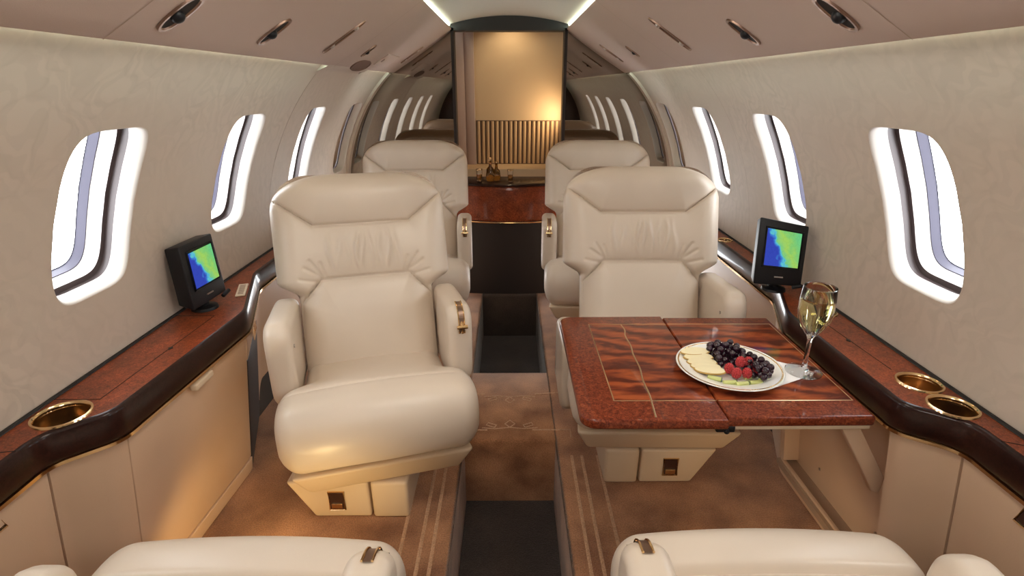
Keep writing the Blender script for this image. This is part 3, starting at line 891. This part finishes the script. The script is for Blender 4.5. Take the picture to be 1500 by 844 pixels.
def make_seat(m, name='cabin_seat'):
    """m = +1: the aisle is on the seat's +x side. Faces -y; origin on the floor under the front of the cushion."""
    root = thing(name)
    make_cushion(root, m); make_back(root)
    make_arm(root, m, True); make_arm(root, -m, False)
    mb = MB()
    mb.hexa([(-.205, .055, .128), (.205, .055, .128), (.19, .42, .128), (-.19, .42, .128)], [(-.243, .022, .206), (.243, .022, .206), (.205, .43, .206), (-.205, .43, .206)])
    mb.build('seat_pan', SEATBASE, root, bevel=.012)
    mb = MB()
    X = lambda x: m*x
    mb.hexa([(X(.042), .060, 0), (X(-.118), .060, 0), (X(-.118), .40, 0), (X(.042), .40, 0)], [(X(.042), .052, .126), (X(-.185), .052, .126), (X(-.185), .42, .126), (X(.042), .42, .126)])
    base = mb.build('base', SEATBASE, root, bevel=.008)
    mb = MB()
    mb.hexa([(X(.048), .056, 0), (X(.150), .056, 0), (X(.150), .38, 0), (X(.048), .38, 0)], [(X(.048), .050, .127), (X(.152), .050, .127), (X(.152), .38, .127), (X(.048), .38, .127)])
    mb.build('base_cover', SEATBASE, root, bevel=.010)
    mb = MB(); mb.tube([(X(-.07), .0525, .034), (X(-.028), .0525, .034), (X(-.028), .0525, .094), (X(-.07), .0525, .094)], .0035, 6, closed=True)
    lf = mb.build('latch_frame', GOLD, base)
    mb = MB(); mb.box(min(X(-.068), X(-.030)), max(X(-.068), X(-.030)), .0515, .058, .036, .092); mb.build('latch_recess', DARKWOOD, lf, smooth=False)
    mb = MB(); mb.box(min(X(-.064), X(-.034)), max(X(-.064), X(-.034)), .048, .0525, .040, .056); mb.build('latch', BRASS, lf, bevel=.001)
    return root
A = make_seat(1); B = make_seat(-1)
def place(o, first, x, y, deg, label, swivel=0, dx=0, arms=(0, 0, 0, 0), recline=0):
    """seat at x with its cushion front at y; the upper part swivels on the base; arms = (dy, dz) for the aisle arm and the outboard arm"""
    r = o if first else copy_tree(o)
    a = math.radians(deg); off = Vector((-math.sin(a)*-.2, math.cos(a)*-.2))
    r.location = (x+off.x, y+.2*(1 if abs(deg) < 90 else -1)+off.y, 0); r.rotation_euler = (0, 0, a)
    sw = math.radians(swivel); c, s_ = math.cos(sw), math.sin(sw)
    narm = 0
    for ch in r.children:
        st = ch.name.split('.')[0]
        if st in ('base', 'base_cover'): continue
        ay = az = 0
        if st == 'armrest':
            ay, az = arms[0:2] if any(g.name.startswith('lever') for g in ch.children) else arms[2:4]
        if recline and st in ('backrest', 'headrest', 'lumbar_cushion', 'back_shell', 'back_pocket'):
            rc_ = math.radians(-recline); hy, hz = BORG[0], BORG[1]
            cy_, sy_ = math.cos(rc_), math.sin(rc_)
            # rotate about the hinge line at the foot of the backrest
            ch.rotation_euler = (rc_, 0, 0); ch.location = (0, hy-(cy_*hy-sy_*hz), hz-(sy_*hy+cy_*hz)); continue
        # p' = R (p - pivot) + pivot, pivot = (0, .2)
        px_, py_ = 0, ay-.2
        ch.location = (c*px_-s_*py_+dx, s_*px_+c*py_+.2, az); ch.rotation_euler = (0, 0, sw)
    tag(r, label, 'aircraft seat', 'cream leather cabin seats')
BS = {1: A, -1: B}
bpy.context.view_layer.update()
pA = copy_tree(A); pB = copy_tree(B)        # spare, unposed copies to copy from
def fresh(m): return copy_tree(pA if m > 0 else pB)
place(A, True, -.435, 1.17, 0, 'cream leather seat facing us on the left, beside the monitor cabinet', 16, .056)
place(B, True, .440, 1.31, 0, 'cream leather seat facing us on the right, behind the wooden table', -1, 0, (.03, -.17, .03, .0))
place(fresh(1), True, -.452, 2.27, 0, 'rear cream leather seat left of the bar cabinet', 4)
place(fresh(-1), True, .428, 2.27, 0, 'rear cream leather seat right of the bar cabinet', -3)
place(fresh(-1), True, -.448, .778, 180, 'near cream leather seat at bottom left, seen only by its cushion front', 0, 0, (-.03, -.060, -.02, -.075), 30)
place(fresh(1), True, .445, .792, 180, 'near cream leather seat at bottom right, seen only by its cushion front', 0, 0, (-.03, -.060, -.02, -.075), 30)
def drop_tree(o):
    for ch in list(o.children): drop_tree(ch)
    bpy.data.objects.remove(o, do_unlink=True)
drop_tree(pA); drop_tree(pB)

# ------------------------------------------------------------------ folding table
TX, TY, TZ = .470, 1.230, .505
tbl = thing('folding_table', (TX, TY, TZ-.024), label='glossy figured mahogany folding table with gold inlay, set for fruit and wine', cat='table')
def leaf(x0, x1, y0, y1, rl, rr, name):
    pts = []
    def corner(cx, cy, r, a0):
        if r < .002: pts.append((cx, cy)); return
        for i in range(9):
            a = a0+PI/2*i/8; pts.append((cx+r*math.cos(a), cy+r*math.sin(a)))
    corner(x1-rr, y1-rr, rr, 0); corner(x0+rl, y1-rl, rl, PI/2); corner(x0+rl, y0+rl, rl, PI); corner(x1-rr, y0+rr, rr, 1.5*PI)
    mb = MB(); rprism(mb, pts, 0, .024, .007, lambda x, a, b: (a, b, x), 4)
    o = mb.build(name, TABLEWOOD, tbl)
    return o
l1 = leaf(.148-TX, .4535-TX, .955-TY, 1.497-TY, .035, .0, 'table_leaf')
l2 = leaf(.4555-TX, .766-TX, .965-TY, 1.487-TY, .0, .008, 'table_leaf')
zt = .0242
mb = MB(); iw = .0016
mb.tube([(.4525-TX, 1.438-TY, zt), (.228-TX, 1.438-TY, zt), (.228-TX, 1.030-TY, zt), (.4525-TX, 1.030-TY, zt)], iw, 6, flat=.4); mb.build('inlay_line', INLAY, l1)
mb = MB()
pts = crom([(.321, 1.438), (.325, 1.40), (.319, 1.36), (.321, 1.30), (.317, 1.25), (.318, 1.18), (.312, 1.12), (.312, 1.06), (.307, 1.00), (.304, .966)], 50)
mb.tube([(p.x-TX, p.y-TY, zt) for p in pts], .0019, 6, flat=.3); mb.build('wavy_inlay', INLAY, l1)
mb = MB(); mb.tube([(.4565-TX, 1.438-TY, zt), (.752-TX, 1.438-TY, zt), (.752-TX, 1.030-TY, zt), (.4565-TX, 1.030-TY, zt)], iw, 6, flat=.4); mb.build('inlay_line', INLAY, l2)
for ya in (.972, 1.45):
    mb = MB(); mb.box(.47-TX, .762-TX, ya-TY, ya+.025-TY, -.012, -.0005); mb.build('support_rail', SEATBASE, tbl, bevel=.003)
mb = MB(); mb.box(.435-TX, .475-TX, .968-TY, .985-TY, -.016, -.0005); mb.tube([(.455-TX, .968-TY, -.010), (.455-TX, .960-TY, -.010)], .006, 10); mb.build('leaf_latch', BLACK, tbl, bevel=.003)
mb = MB(); pts = [(.700, -.001), (.742, -.001), (.775, -.055), (.835, -.150), (.830, -.190), (.812, -.185), (.750, -.080)]
pts = [(a-TX, b) for a, b in pts]
rprism(mb, pts, .985-TY, 1.005-TY, .003, lambda x, a, b: (a, x, b), 3); mb.build('support_arm', PANEL, tbl)

# ------------------------------------------------------------------ on the table
PX, PY, PZ = .528, 1.162, TZ+.0012
plate = thing('dinner_plate', (PX, PY, PZ), label='white china plate with a thin gold band holding the fruit', cat='plate')
mb = MB(); mb.lathe([(0, .003), (.070, .003), (.082, .007), (.100, .0135), (.1225, .0175), (.1235, .016), (.100, .0105), (.085, .004), (.072, 0), (0, 0)], 72); mb.build('plate_body', CHINA, plate)
mb = MB(); mb.lathe([(.1155, .0163), (.1165, .0172), (.1185, .0172), (.1195, .0168)], 72); mb.build('gold_band', GOLD, plate)
# grapes: one bunch with a stem
gb = thing('grape_bunch', (PX, PY, PZ+.0035), label='heaped bunch of black grapes along the back of the plate', cat='grapes')
bmg = bmesh.new(); bmesh.ops.create_icosphere(bmg, subdivisions=3, radius=.0085); gme = bpy.data.meshes.new('grape'); bmg.to_mesh(gme); bmg.free()
gme.materials.append(GRAPE); gme.polygons.foreach_set('use_smooth', [True]*len(gme.polygons))
gp = []; tries = 0
rg = random.Random(3)
while len(gp) < 82 and tries < 40000:
    tries += 1
    u = rg.random()
    ax = -.052+.132*u; ay = .052-.55*(u-.42)**2+.004-.05*max(0, u-.6)
    wd = .036-.016*abs(u-.45)
    x = ax+rg.uniform(-.012, .012); y = ay+rg.uniform(-wd, wd*.9)
    hmax = .034*(1-((y-ay)/wd)**2)*(1-.5*abs(u-.45))
    z = .0088+rg.uniform(0, max(.001, hmax))
    rr_ = math.hypot(x, y)
    if rr_ > .094 or (x < -.022 and y < .052) or (x < .0 and y < .004): continue
    z += max(0, rr_-.066)*.42+.0008
    if all((x-a)**2+(y-b)**2+(z-c)**2 > .0148**2 for a, b, c in gp): gp.append((x, y, z))
for i, (x, y, z) in enumerate(gp):
    g = bpy.data.objects.new('grape', gme); COL.objects.link(g); g.parent = gb; g.location = (x, y, z); sc_ = rg.uniform(.88, 1.05); g.scale = (sc_, sc_, sc_*1.06)
mb = MB(); mb.tube(crom([(-.068, .050, .012), (-.050, .055, .022), (-.02, .052, .02), (.02, .05, .018), (.05, .045, .014)], 16), [.0022]*16, 6); mb.build('stem', STEMG, gb)
# raspberries
def raspberry_mesh():
    bm_ = bmesh.new()
    r0 = .0100
    for k in range(7):
        ph = -.9+k*.40; z = math.sin(ph)*r0*1.15; rr = math.cos(ph)*r0
        nn = max(1, int(rr*2*PI/.0045))
        for i in range(nn):
            a = 2*PI*i/nn+k*.5
            bmesh.ops.create_icosphere(bm_, subdivisions=1, radius=.0031, matrix=Matrix.Translation((rr*math.cos(a), rr*math.sin(a), z)))
    bmesh.ops.create_icosphere(bm_, subdivisions=2, radius=r0*.95)
    bmesh.ops.create_icosphere(bm_, subdivisions=1, radius=.0030, matrix=Matrix.Translation((0, 0, r0*1.2)))
    me = bpy.data.meshes.new('raspberry'); bm_.to_mesh(me); bm_.free(); me.materials.append(RASP)
    me.polygons.foreach_set('use_smooth', [True]*len(me.polygons)); return me
rme = raspberry_mesh()
rl = [(-.009, -.024, 0, 'raspberry furthest left, leaning on the apple slices'), (.000, -.046, .0, 'raspberry low in front, second from the left'),
      (.018, -.018, .014, 'raspberry topmost of the heap, against the grapes'), (.038, -.014, .012, 'raspberry behind, beside the topmost one'),
      (.055, -.032, .003, 'raspberry furthest right, above the green sticks'), (.024, -.047, 0, 'raspberry low in front, in the middle of the heap')]
for i, (x, y, z, lb) in enumerate(rl):
    o = bpy.data.objects.new('raspberry', rme); COL.objects.link(o)
    o.location = (PX+x, PY+y, PZ+.0185+z); o.rotation_euler = (rg.uniform(-.3, .3), rg.uniform(-.3, .3), rg.uniform(0, 6)); o.scale = (.92, .92, 1.0)
    tag(o, lb, 'raspberry', 'raspberries on the plate')
# green sticks
gl = [(-.052, -.052, -.5, 'pale green stick at the left end, under the raspberries'), (-.024, -.071, .05, 'pale green stick in front, left of centre'), (.002, -.077, .15, 'pale green stick in front, nearest the plate edge'),
      (.036, -.071, .12, 'pale green stick in front, right of centre'), (.062, -.058, .40, 'pale green stick furthest right, with a dark end'), (.033, -.046, .3, 'pale green stick tucked behind under the raspberries')]
for x, y, a, lb in gl:
    t = thing('vegetable_stick', (PX+x, PY+y, PZ+.0035+.0052), a, lb, 'vegetable', 'green sticks on the plate')
    mb = MB(); mb.tube([(-.0155, 0, 0), (.0145, 0, 0)], .0058, 12, flat=.85); mb.build('stick_flesh', GREEN, t, bevel=.001)
    mb = MB(); mb.tube([(.0146, 0, 0), (.0158, 0, 0)], .0059, 12, flat=.85); mb.build('stick_skin', GREENSKIN, t)
# apple slices fanned on the left
al = ['pale apple slice at the back of the fan, beside the grapes', 'second apple slice from the back of the fan', 'middle apple slice of the fan', 'second apple slice from the front of the fan', 'front apple slice of the fan, beside the leftmost raspberry']
for i in range(5):
    sx_, sy_ = -.067+.003*i, .052-.0195*i
    t = thing('apple_slice', (PX+sx_, PY+sy_, PZ+.0105+max(0, math.hypot(sx_, sy_)-.056)*.40), 0, al[i], 'fruit slice', 'fanned apple slices')
    t.rotation_euler = (math.radians(15), math.radians(-4), math.radians(-6-4*i))
    ol = [(.034*math.cos(a), .016*math.sin(a) if math.sin(a) > 0 else .012*math.sin(a)) for a in [2*PI*k_/40 for k_ in range(40)]]
    mb = MB(); rprism(mb, ol, 0, .0050, .0012, lambda x, a, b: (a, b, x), 3); mb.build('slice_flesh', APPLE, t)
    mb = MB(); mb.tube([(.0342*math.cos(a), .0122*math.sin(a), .0028) for a in [PI+PI*k_/18 for k_ in range(19)]], .0022, 6); mb.build('slice_skin', SKIN, t)
# napkin
mb = MB(); NX, NY = 20, 14; pts = []
c4 = [(.610, 1.085), (.690, 1.125), (.722, 1.178), (.640, 1.225)]
for i in range(NX):
    for j in range(NY):
        u, v = i/(NX-1), j/(NY-1)
        x = (1-u)*((1-v)*c4[0][0]+v*c4[3][0])+u*((1-v)*c4[1][0]+v*c4[2][0]); y = (1-u)*((1-v)*c4[0][1]+v*c4[3][1])+u*((1-v)*c4[1][1]+v*c4[2][1])
        pts.append((x, y, TZ+.0008+.0004*math.sin(u*7)))
mb.grid(pts, NX, NY); 
mb.grid([(a, b, c-.0006) for a, b, c in pts], NX, NY)
tag(mb.build('napkin', NAPKIN), 'white folded napkin peeking out between the plate and the wine glass', 'napkin')
# wine glass
wg = thing('wine_glass', (.708, 1.158, TZ+.0003), label='stemmed wine glass of white wine at the right of the table', cat='glass')
outer = [(0, 0), (.040, 0), (.0405, .0012), (.030, .0035), (.012, .007), (.0065, .012), (.0052, .025), (.0050, .06), (.0055, .085), (.010, .098), (.021, .115), (.032, .138), (.0375, .162), (.0378, .185), (.0352, .216), (.0346, .2175)]
inner = [(.0338, .216), (.0364, .185), (.0360, .162), (.0305, .138), (.0195, .116), (.009, .103), (0, .100)]
mb = MB(); mb.lathe(outer+inner, 64); mb.build('glass_body', GLASS, wg)
for nm_, r_, z_ in (('rim', .0344, .2172), ('foot_edge', .0402, .0018)):
    mb = MB(); mb.tube([(r_*math.cos(2*PI*i/64), r_*math.sin(2*PI*i/64), z_) for i in range(64)], .0011, 8, closed=True); mb.build(nm_, GLASS, wg)
mb = MB(); mb.lathe([(0, .1004), (.0088, .1034), (.0193, .1164), (.0303, .1384), (.0358, .1622), (.0362, .184), (.0358, .1885), (.0350, .1895), (0, .1895)], 64); mb.build('wine', WINE, wg)
mb = MB()
for i in range(20):
    a = 2*PI*i/20
    pr = [(.0115, .099), (.0222, .1150), (.0332, .138), (.0386, .160)]
    mb.tube([(r*math.cos(a), r*math.sin(a), z) for r, z in pr], [.0012, .0016, .0016, .0004], 6)
mb.build('cut_flutes', GLASS, wg)

# ------------------------------------------------------------------ monitors
def monitor(a, b, tl, tr, depth, label):
    """a, b: bottom corners of the screen face seen from the front (left, right); tl: top left corner"""
    a, b, tl, tr = Vector(a), Vector(b), Vector(tl), Vector(tr)
    ex = (b-a); W = ex.length; ex.normalize(); ez = (tl-a); Hh = ez.length; ez.normalize()
    ez = (ez-ex*ez.dot(ex)).normalized(); ey = ez.cross(ex).normalized()      # into the case
    root = thing('monitor', (a.x+ex.x*W/2+ey.x*depth/2, a.y+ex.y*W/2+ey.y*depth/2, LZ), label=label, cat='monitor')
    o0 = Vector(root.location)
    def F(x, y, z):
        u, v = x/W, z/Hh
        return tuple((a*(1-u)+b*u)*(1-v)+(tl*(1-u)+tr*u)*v+ey*y-o0)
    mb = MB(); mb.hexa([F(0, 0, 0), F(W, 0, 0), F(W-.006, depth, .012), F(.006, depth, .012)], [F(0, 0, Hh), F(W, 0, Hh), F(W-.006, depth, Hh-.006), F(.006, depth, Hh-.006)])
    mb.build('case', BLACK, root, bevel=.004)
    # bezel: raised rim around the screen
    x0, x1, z0, z1 = W*.17, W*.87, Hh*.30, Hh*.86
    mb = MB()
    mb.tube([F(x0-.004, -.002, z0-.004), F(x1+.004, -.002, z0-.004), F(x1+.004, -.002, z1+.004), F(x0-.004, -.002, z1+.004)], .003, 6, closed=True)
    mb.build('bezel', BLACK, root)
    mb = MB(); mb.poly([F(x0, -.0035, z0), F(x1, -.0035, z0), F(x1, -.0035, z1), F(x0, -.0035, z1)])
    s_ = mb.build('screen', SCREEN, root, smooth=False)
    uvl = s_.data.uv_layers.new(name='UVMap')
    for pol in s_.data.polygons:
        cs = [Vector(s_.data.vertices[s_.data.loops[li].vertex_index].co)+o0-a for li in pol.loop_indices]
        mu = sum(c.dot(ex) for c in cs)/4; mv = sum(c.dot(ez) for c in cs)/4
        for li, c in zip(pol.loop_indices, cs):
            uvl.data[li].uv = (float(c.dot(ex) > mu), float(c.dot(ez) > mv))
    mb = MB(); mb.tube([F(W*.42, -.002, Hh*.13), F(W*.60, -.002, Hh*.13)], .0022, 6); mb.build('badge', NICKEL, root)
    c = a+ex*W*.5+ey*depth*.5-o0
    mb = MB(); mb.lathe([(0, .0005), (.036, .0005), (.034, .008), (.014, .013), (.013, max(.02, c.z+.008)), (0, max(.02, c.z+.008))], 24, c=(c.x, c.y, 0)); mb.build('swivel_base', BLACK, root)
    mb = MB(); mb.tube([F(W*.80, -.006, -.004), F(W*.98, -.010, .004)], .006, 8); mb.build('tilt_knob', BLACK, root)
    return root
monitor((-.862, 1.377, .575), (-.850, 1.534, .575), (-.868, 1.377, .754), (-.863, 1.535, .753), .046, 'black map monitor standing on the left ledge')
monitor((.757, 1.588, .575), (.893, 1.561, .575), (.767, 1.629, .777), (.896, 1.583, .758), .060, 'black map monitor standing on the right ledge behind the wine glass')

# ------------------------------------------------------------------ overhead fixtures
def pframe(side, y, u):
    o = Vector(pp(side, y, u, .0035*math.sin(PI*max(0, min(1, u/pl)))+.0005))
    eu = Vector((side*pd[0], 0, pd[1])); en = Vector((side*pn[0], 0, pn[1])); ey = Vector((0, 1, 0))
    return o, eu, ey, en
def fixture(name, side, y, u, label, cat, kind, a=.05, b=.024):
    o, eu, ey, en = pframe(side, y, u)
    root = thing(name, o, label=label, cat=cat, group='overhead ' + cat + 's')
    F = lambda p, q_, d: tuple(eu*p+ey*q_+en*d)
    mb = MB()
    el = supere(a, b, 2.4, 40); el2 = supere(a-.006, b-.005, 2.4, 40); el3 = supere(a-.008, b-.007, 2.4, 40)
    mb.grid([F(p, q_, 0) for p, q_ in el]+[F(p*.98, q_*.98, .004) for p, q_ in el]+[F(p, q_, .004) for p, q_ in el2]+[F(p, q_, .001) for p, q_ in el3], 4, 40, cv=True)
    rim = mb.build('bezel', BRONZE if kind != 'speaker' else SPEAKER, root)
    mb = MB(); mb.poly([F(p, q_, .0012) for p, q_ in el3]); mb.build('recess', DARK if kind != 'speaker' else SPEAKER, root, smooth=False)
    def eye(p, mat):
        mb = MB(); r = min(b-.007, .013)
        pts = []
        for i in range(7):
            t = PI/2*i/6
            for k_ in range(18):
                an = 2*PI*k_/18; pts.append(F(p+r*math.cos(t)*math.cos(an), r*math.cos(t)*math.sin(an), .001+r*.9*math.sin(t)))
        mb.grid(pts, 7, 18, cv=True); return mb.build('nozzle', mat, root)
    if kind == 'oval': eye(-.008, BLACK)
    if kind == 'bar': eye(-a*.55, NICKEL); eye(a*.55, NICKEL)
    return root
sn = {-1: 'left', 1: 'right'}
for s in (-1, 1):
    fixture('reading_light', s, 1.02, .093, 'oval reading light set overhead above the near %s window' % sn[s], 'reading light', 'oval')
    fixture('reading_light', s, 1.395, .100, 'oval reading light set overhead on the %s, second from the front' % sn[s], 'reading light', 'oval')
    fixture('air_outlet', s, 1.84, .145+.015*(s > 0), 'long slot with two round nozzles overhead on the %s, above the facing seat' % sn[s], 'air outlet', 'bar', .085, .016)
    fixture('air_outlet', s, 2.86 if s > 0 else 3.01, .16, 'far slot with two nozzles overhead on the %s, by the rear bulkhead' % sn[s], 'air outlet', 'bar', .072, .014)
    fixture('reading_light', s, 2.25 if s < 0 else 2.475, .115 if s < 0 else .135, 'small oval light overhead on the %s, third from the front' % sn[s], 'reading light', 'oval', .038, .017)
fixture('speaker', -1, 2.415, .026, 'large dark oval speaker grille above the left door area', 'speaker', 'speaker', .036, .115)
o, eu, ey, en = pframe(-1, 2.70, .085)
hp_ = thing('overhead_hatch', o, label='slightly darker rectangular hatch in the left overhead panel', cat='hatch')
mb = MB(); F = lambda p, q_, d: tuple(eu*p+ey*q_+en*d)
mb.hexa([F(-.042, -.13, 0), F(.042, -.13, 0), F(.042, .13, 0), F(-.042, .13, 0)], [F(-.040, -.128, .004), F(.040, -.128, .004), F(.040, .128, .004), F(-.040, .128, .004)]); mb.build('hatch_panel', LINER, hp_, bevel=.001)
mb = MB(); mb.tube([F(-.010, -.10, .005), F(.010, -.10, .005)], .003, 6); mb.build('hatch_latch', NICKEL, hp_)

# ------------------------------------------------------------------ camera
cam = bpy.data.cameras.new('camera'); co = bpy.data.objects.new('camera', cam); COL.objects.link(co)
cam.sensor_width = 36; cam.lens = 797/1500*36; cam.clip_start = .02
pitch = math.atan((422-127)/797); yaw = math.atan((750-746)/797*math.cos(pitch))
fwd = Vector((math.sin(yaw)*math.cos(pitch), math.cos(yaw)*math.cos(pitch), -math.sin(pitch)))
co.location = (0, 0, H); co.rotation_euler = fwd.to_track_quat('-Z', 'Y').to_euler()
S.camera = co

# ------------------------------------------------------------------ light
w = bpy.data.worlds.new('sky'); S.world = w; w.use_nodes = True
bg = w.node_tree.nodes['Background']; bg.inputs[0].default_value = (.93, .97, 1, 1); bg.inputs[1].default_value = 8.0
def area(name, loc, tgt, sx, sy, e, c=(1, 1, 1)):
    l = bpy.data.lights.new(name, 'AREA'); l.shape = 'RECTANGLE'; l.size = sx; l.size_y = sy; l.energy = e; l.color = c
    o = bpy.data.objects.new(name, l); COL.objects.link(o); o.location = loc
    o.rotation_euler = (Vector(tgt)-Vector(loc)).to_track_quat('-Z', 'Y').to_euler(); return o
def spot(name, loc, tgt, e, c, ang=70, blend=.8, r=.02):
    l = bpy.data.lights.new(name, 'SPOT'); l.energy = e; l.color = c; l.spot_size = math.radians(ang); l.spot_blend = blend; l.shadow_soft_size = r
    o = bpy.data.objects.new(name, l); COL.objects.link(o); o.location = loc
    o.rotation_euler = (Vector(tgt)-Vector(loc)).to_track_quat('-Z', 'Y').to_euler(); return o
area('forward_fill_light', (0, -.35, 1.46), (0, 1.2, .35), .5, .35, 7, (1, .93, .86))  # unseen fill added above and behind the camera, in place of a strobe
area('cabin_fill_light', (0, .80, 1.485), (0, .95, 0), .25, .5, 6, (1, .92, .82))  # overhead fill added to brighten cushions and table, no fixture here
area('aft_fill_light', (0, 2.0, 1.485), (0, 2.0, 0), .3, .3, .6, (1, .72, .45))  # unseen warm fill over the aft aisle, not a real fixture
spot('lavatory_light', (.322, 3.31, .98), (.05, AY, 1.02), 3.6, (1, .72, .42), 160, 1, .02)
spot('lavatory_ceiling_light', (0, 3.30, 1.54), (.05, AY, .80), 2.6, (1, .78, .50), 130)
spot('courtesy_light', (-.60, .95, .12), (-.80, 1.18, .0), 2.2, (1, .68, .26), 120, 1, .02)
spot('courtesy_light_aisle', (-.44, .86, .10), (-.50, 1.20, .16), 3.4, (1, .70, .30), 110, 1, .02)
spot('courtesy_light_right', (.60, .95, .14), (.68, 1.25, -.02), 1.6, (1, .74, .42), 140, 1, .02)
for s in (-1, 1):
    for y in (1.02, 1.395):
        p = pp(s, y, .095, .016); spot('reading_lamp', p, (s*.40, y+.10, .3), 1.2, (1, .88, .72), 80, .9, .02)

S.view_settings.view_transform = 'Standard'; S.view_settings.look = 'None'; S.view_settings.gamma = 1; S.view_settings.exposure = .15
S.view_settings.use_curve_mapping = False
S.cycles.use_denoising = True
S.cycles.max_bounces = 10; S.cycles.diffuse_bounces = 6; S.cycles.glossy_bounces = 5; S.cycles.transmission_bounces = 10; S.cycles.transparent_max_bounces = 12
S.cycles.caustics_refractive = True; S.cycles.sample_clamp_indirect = 6
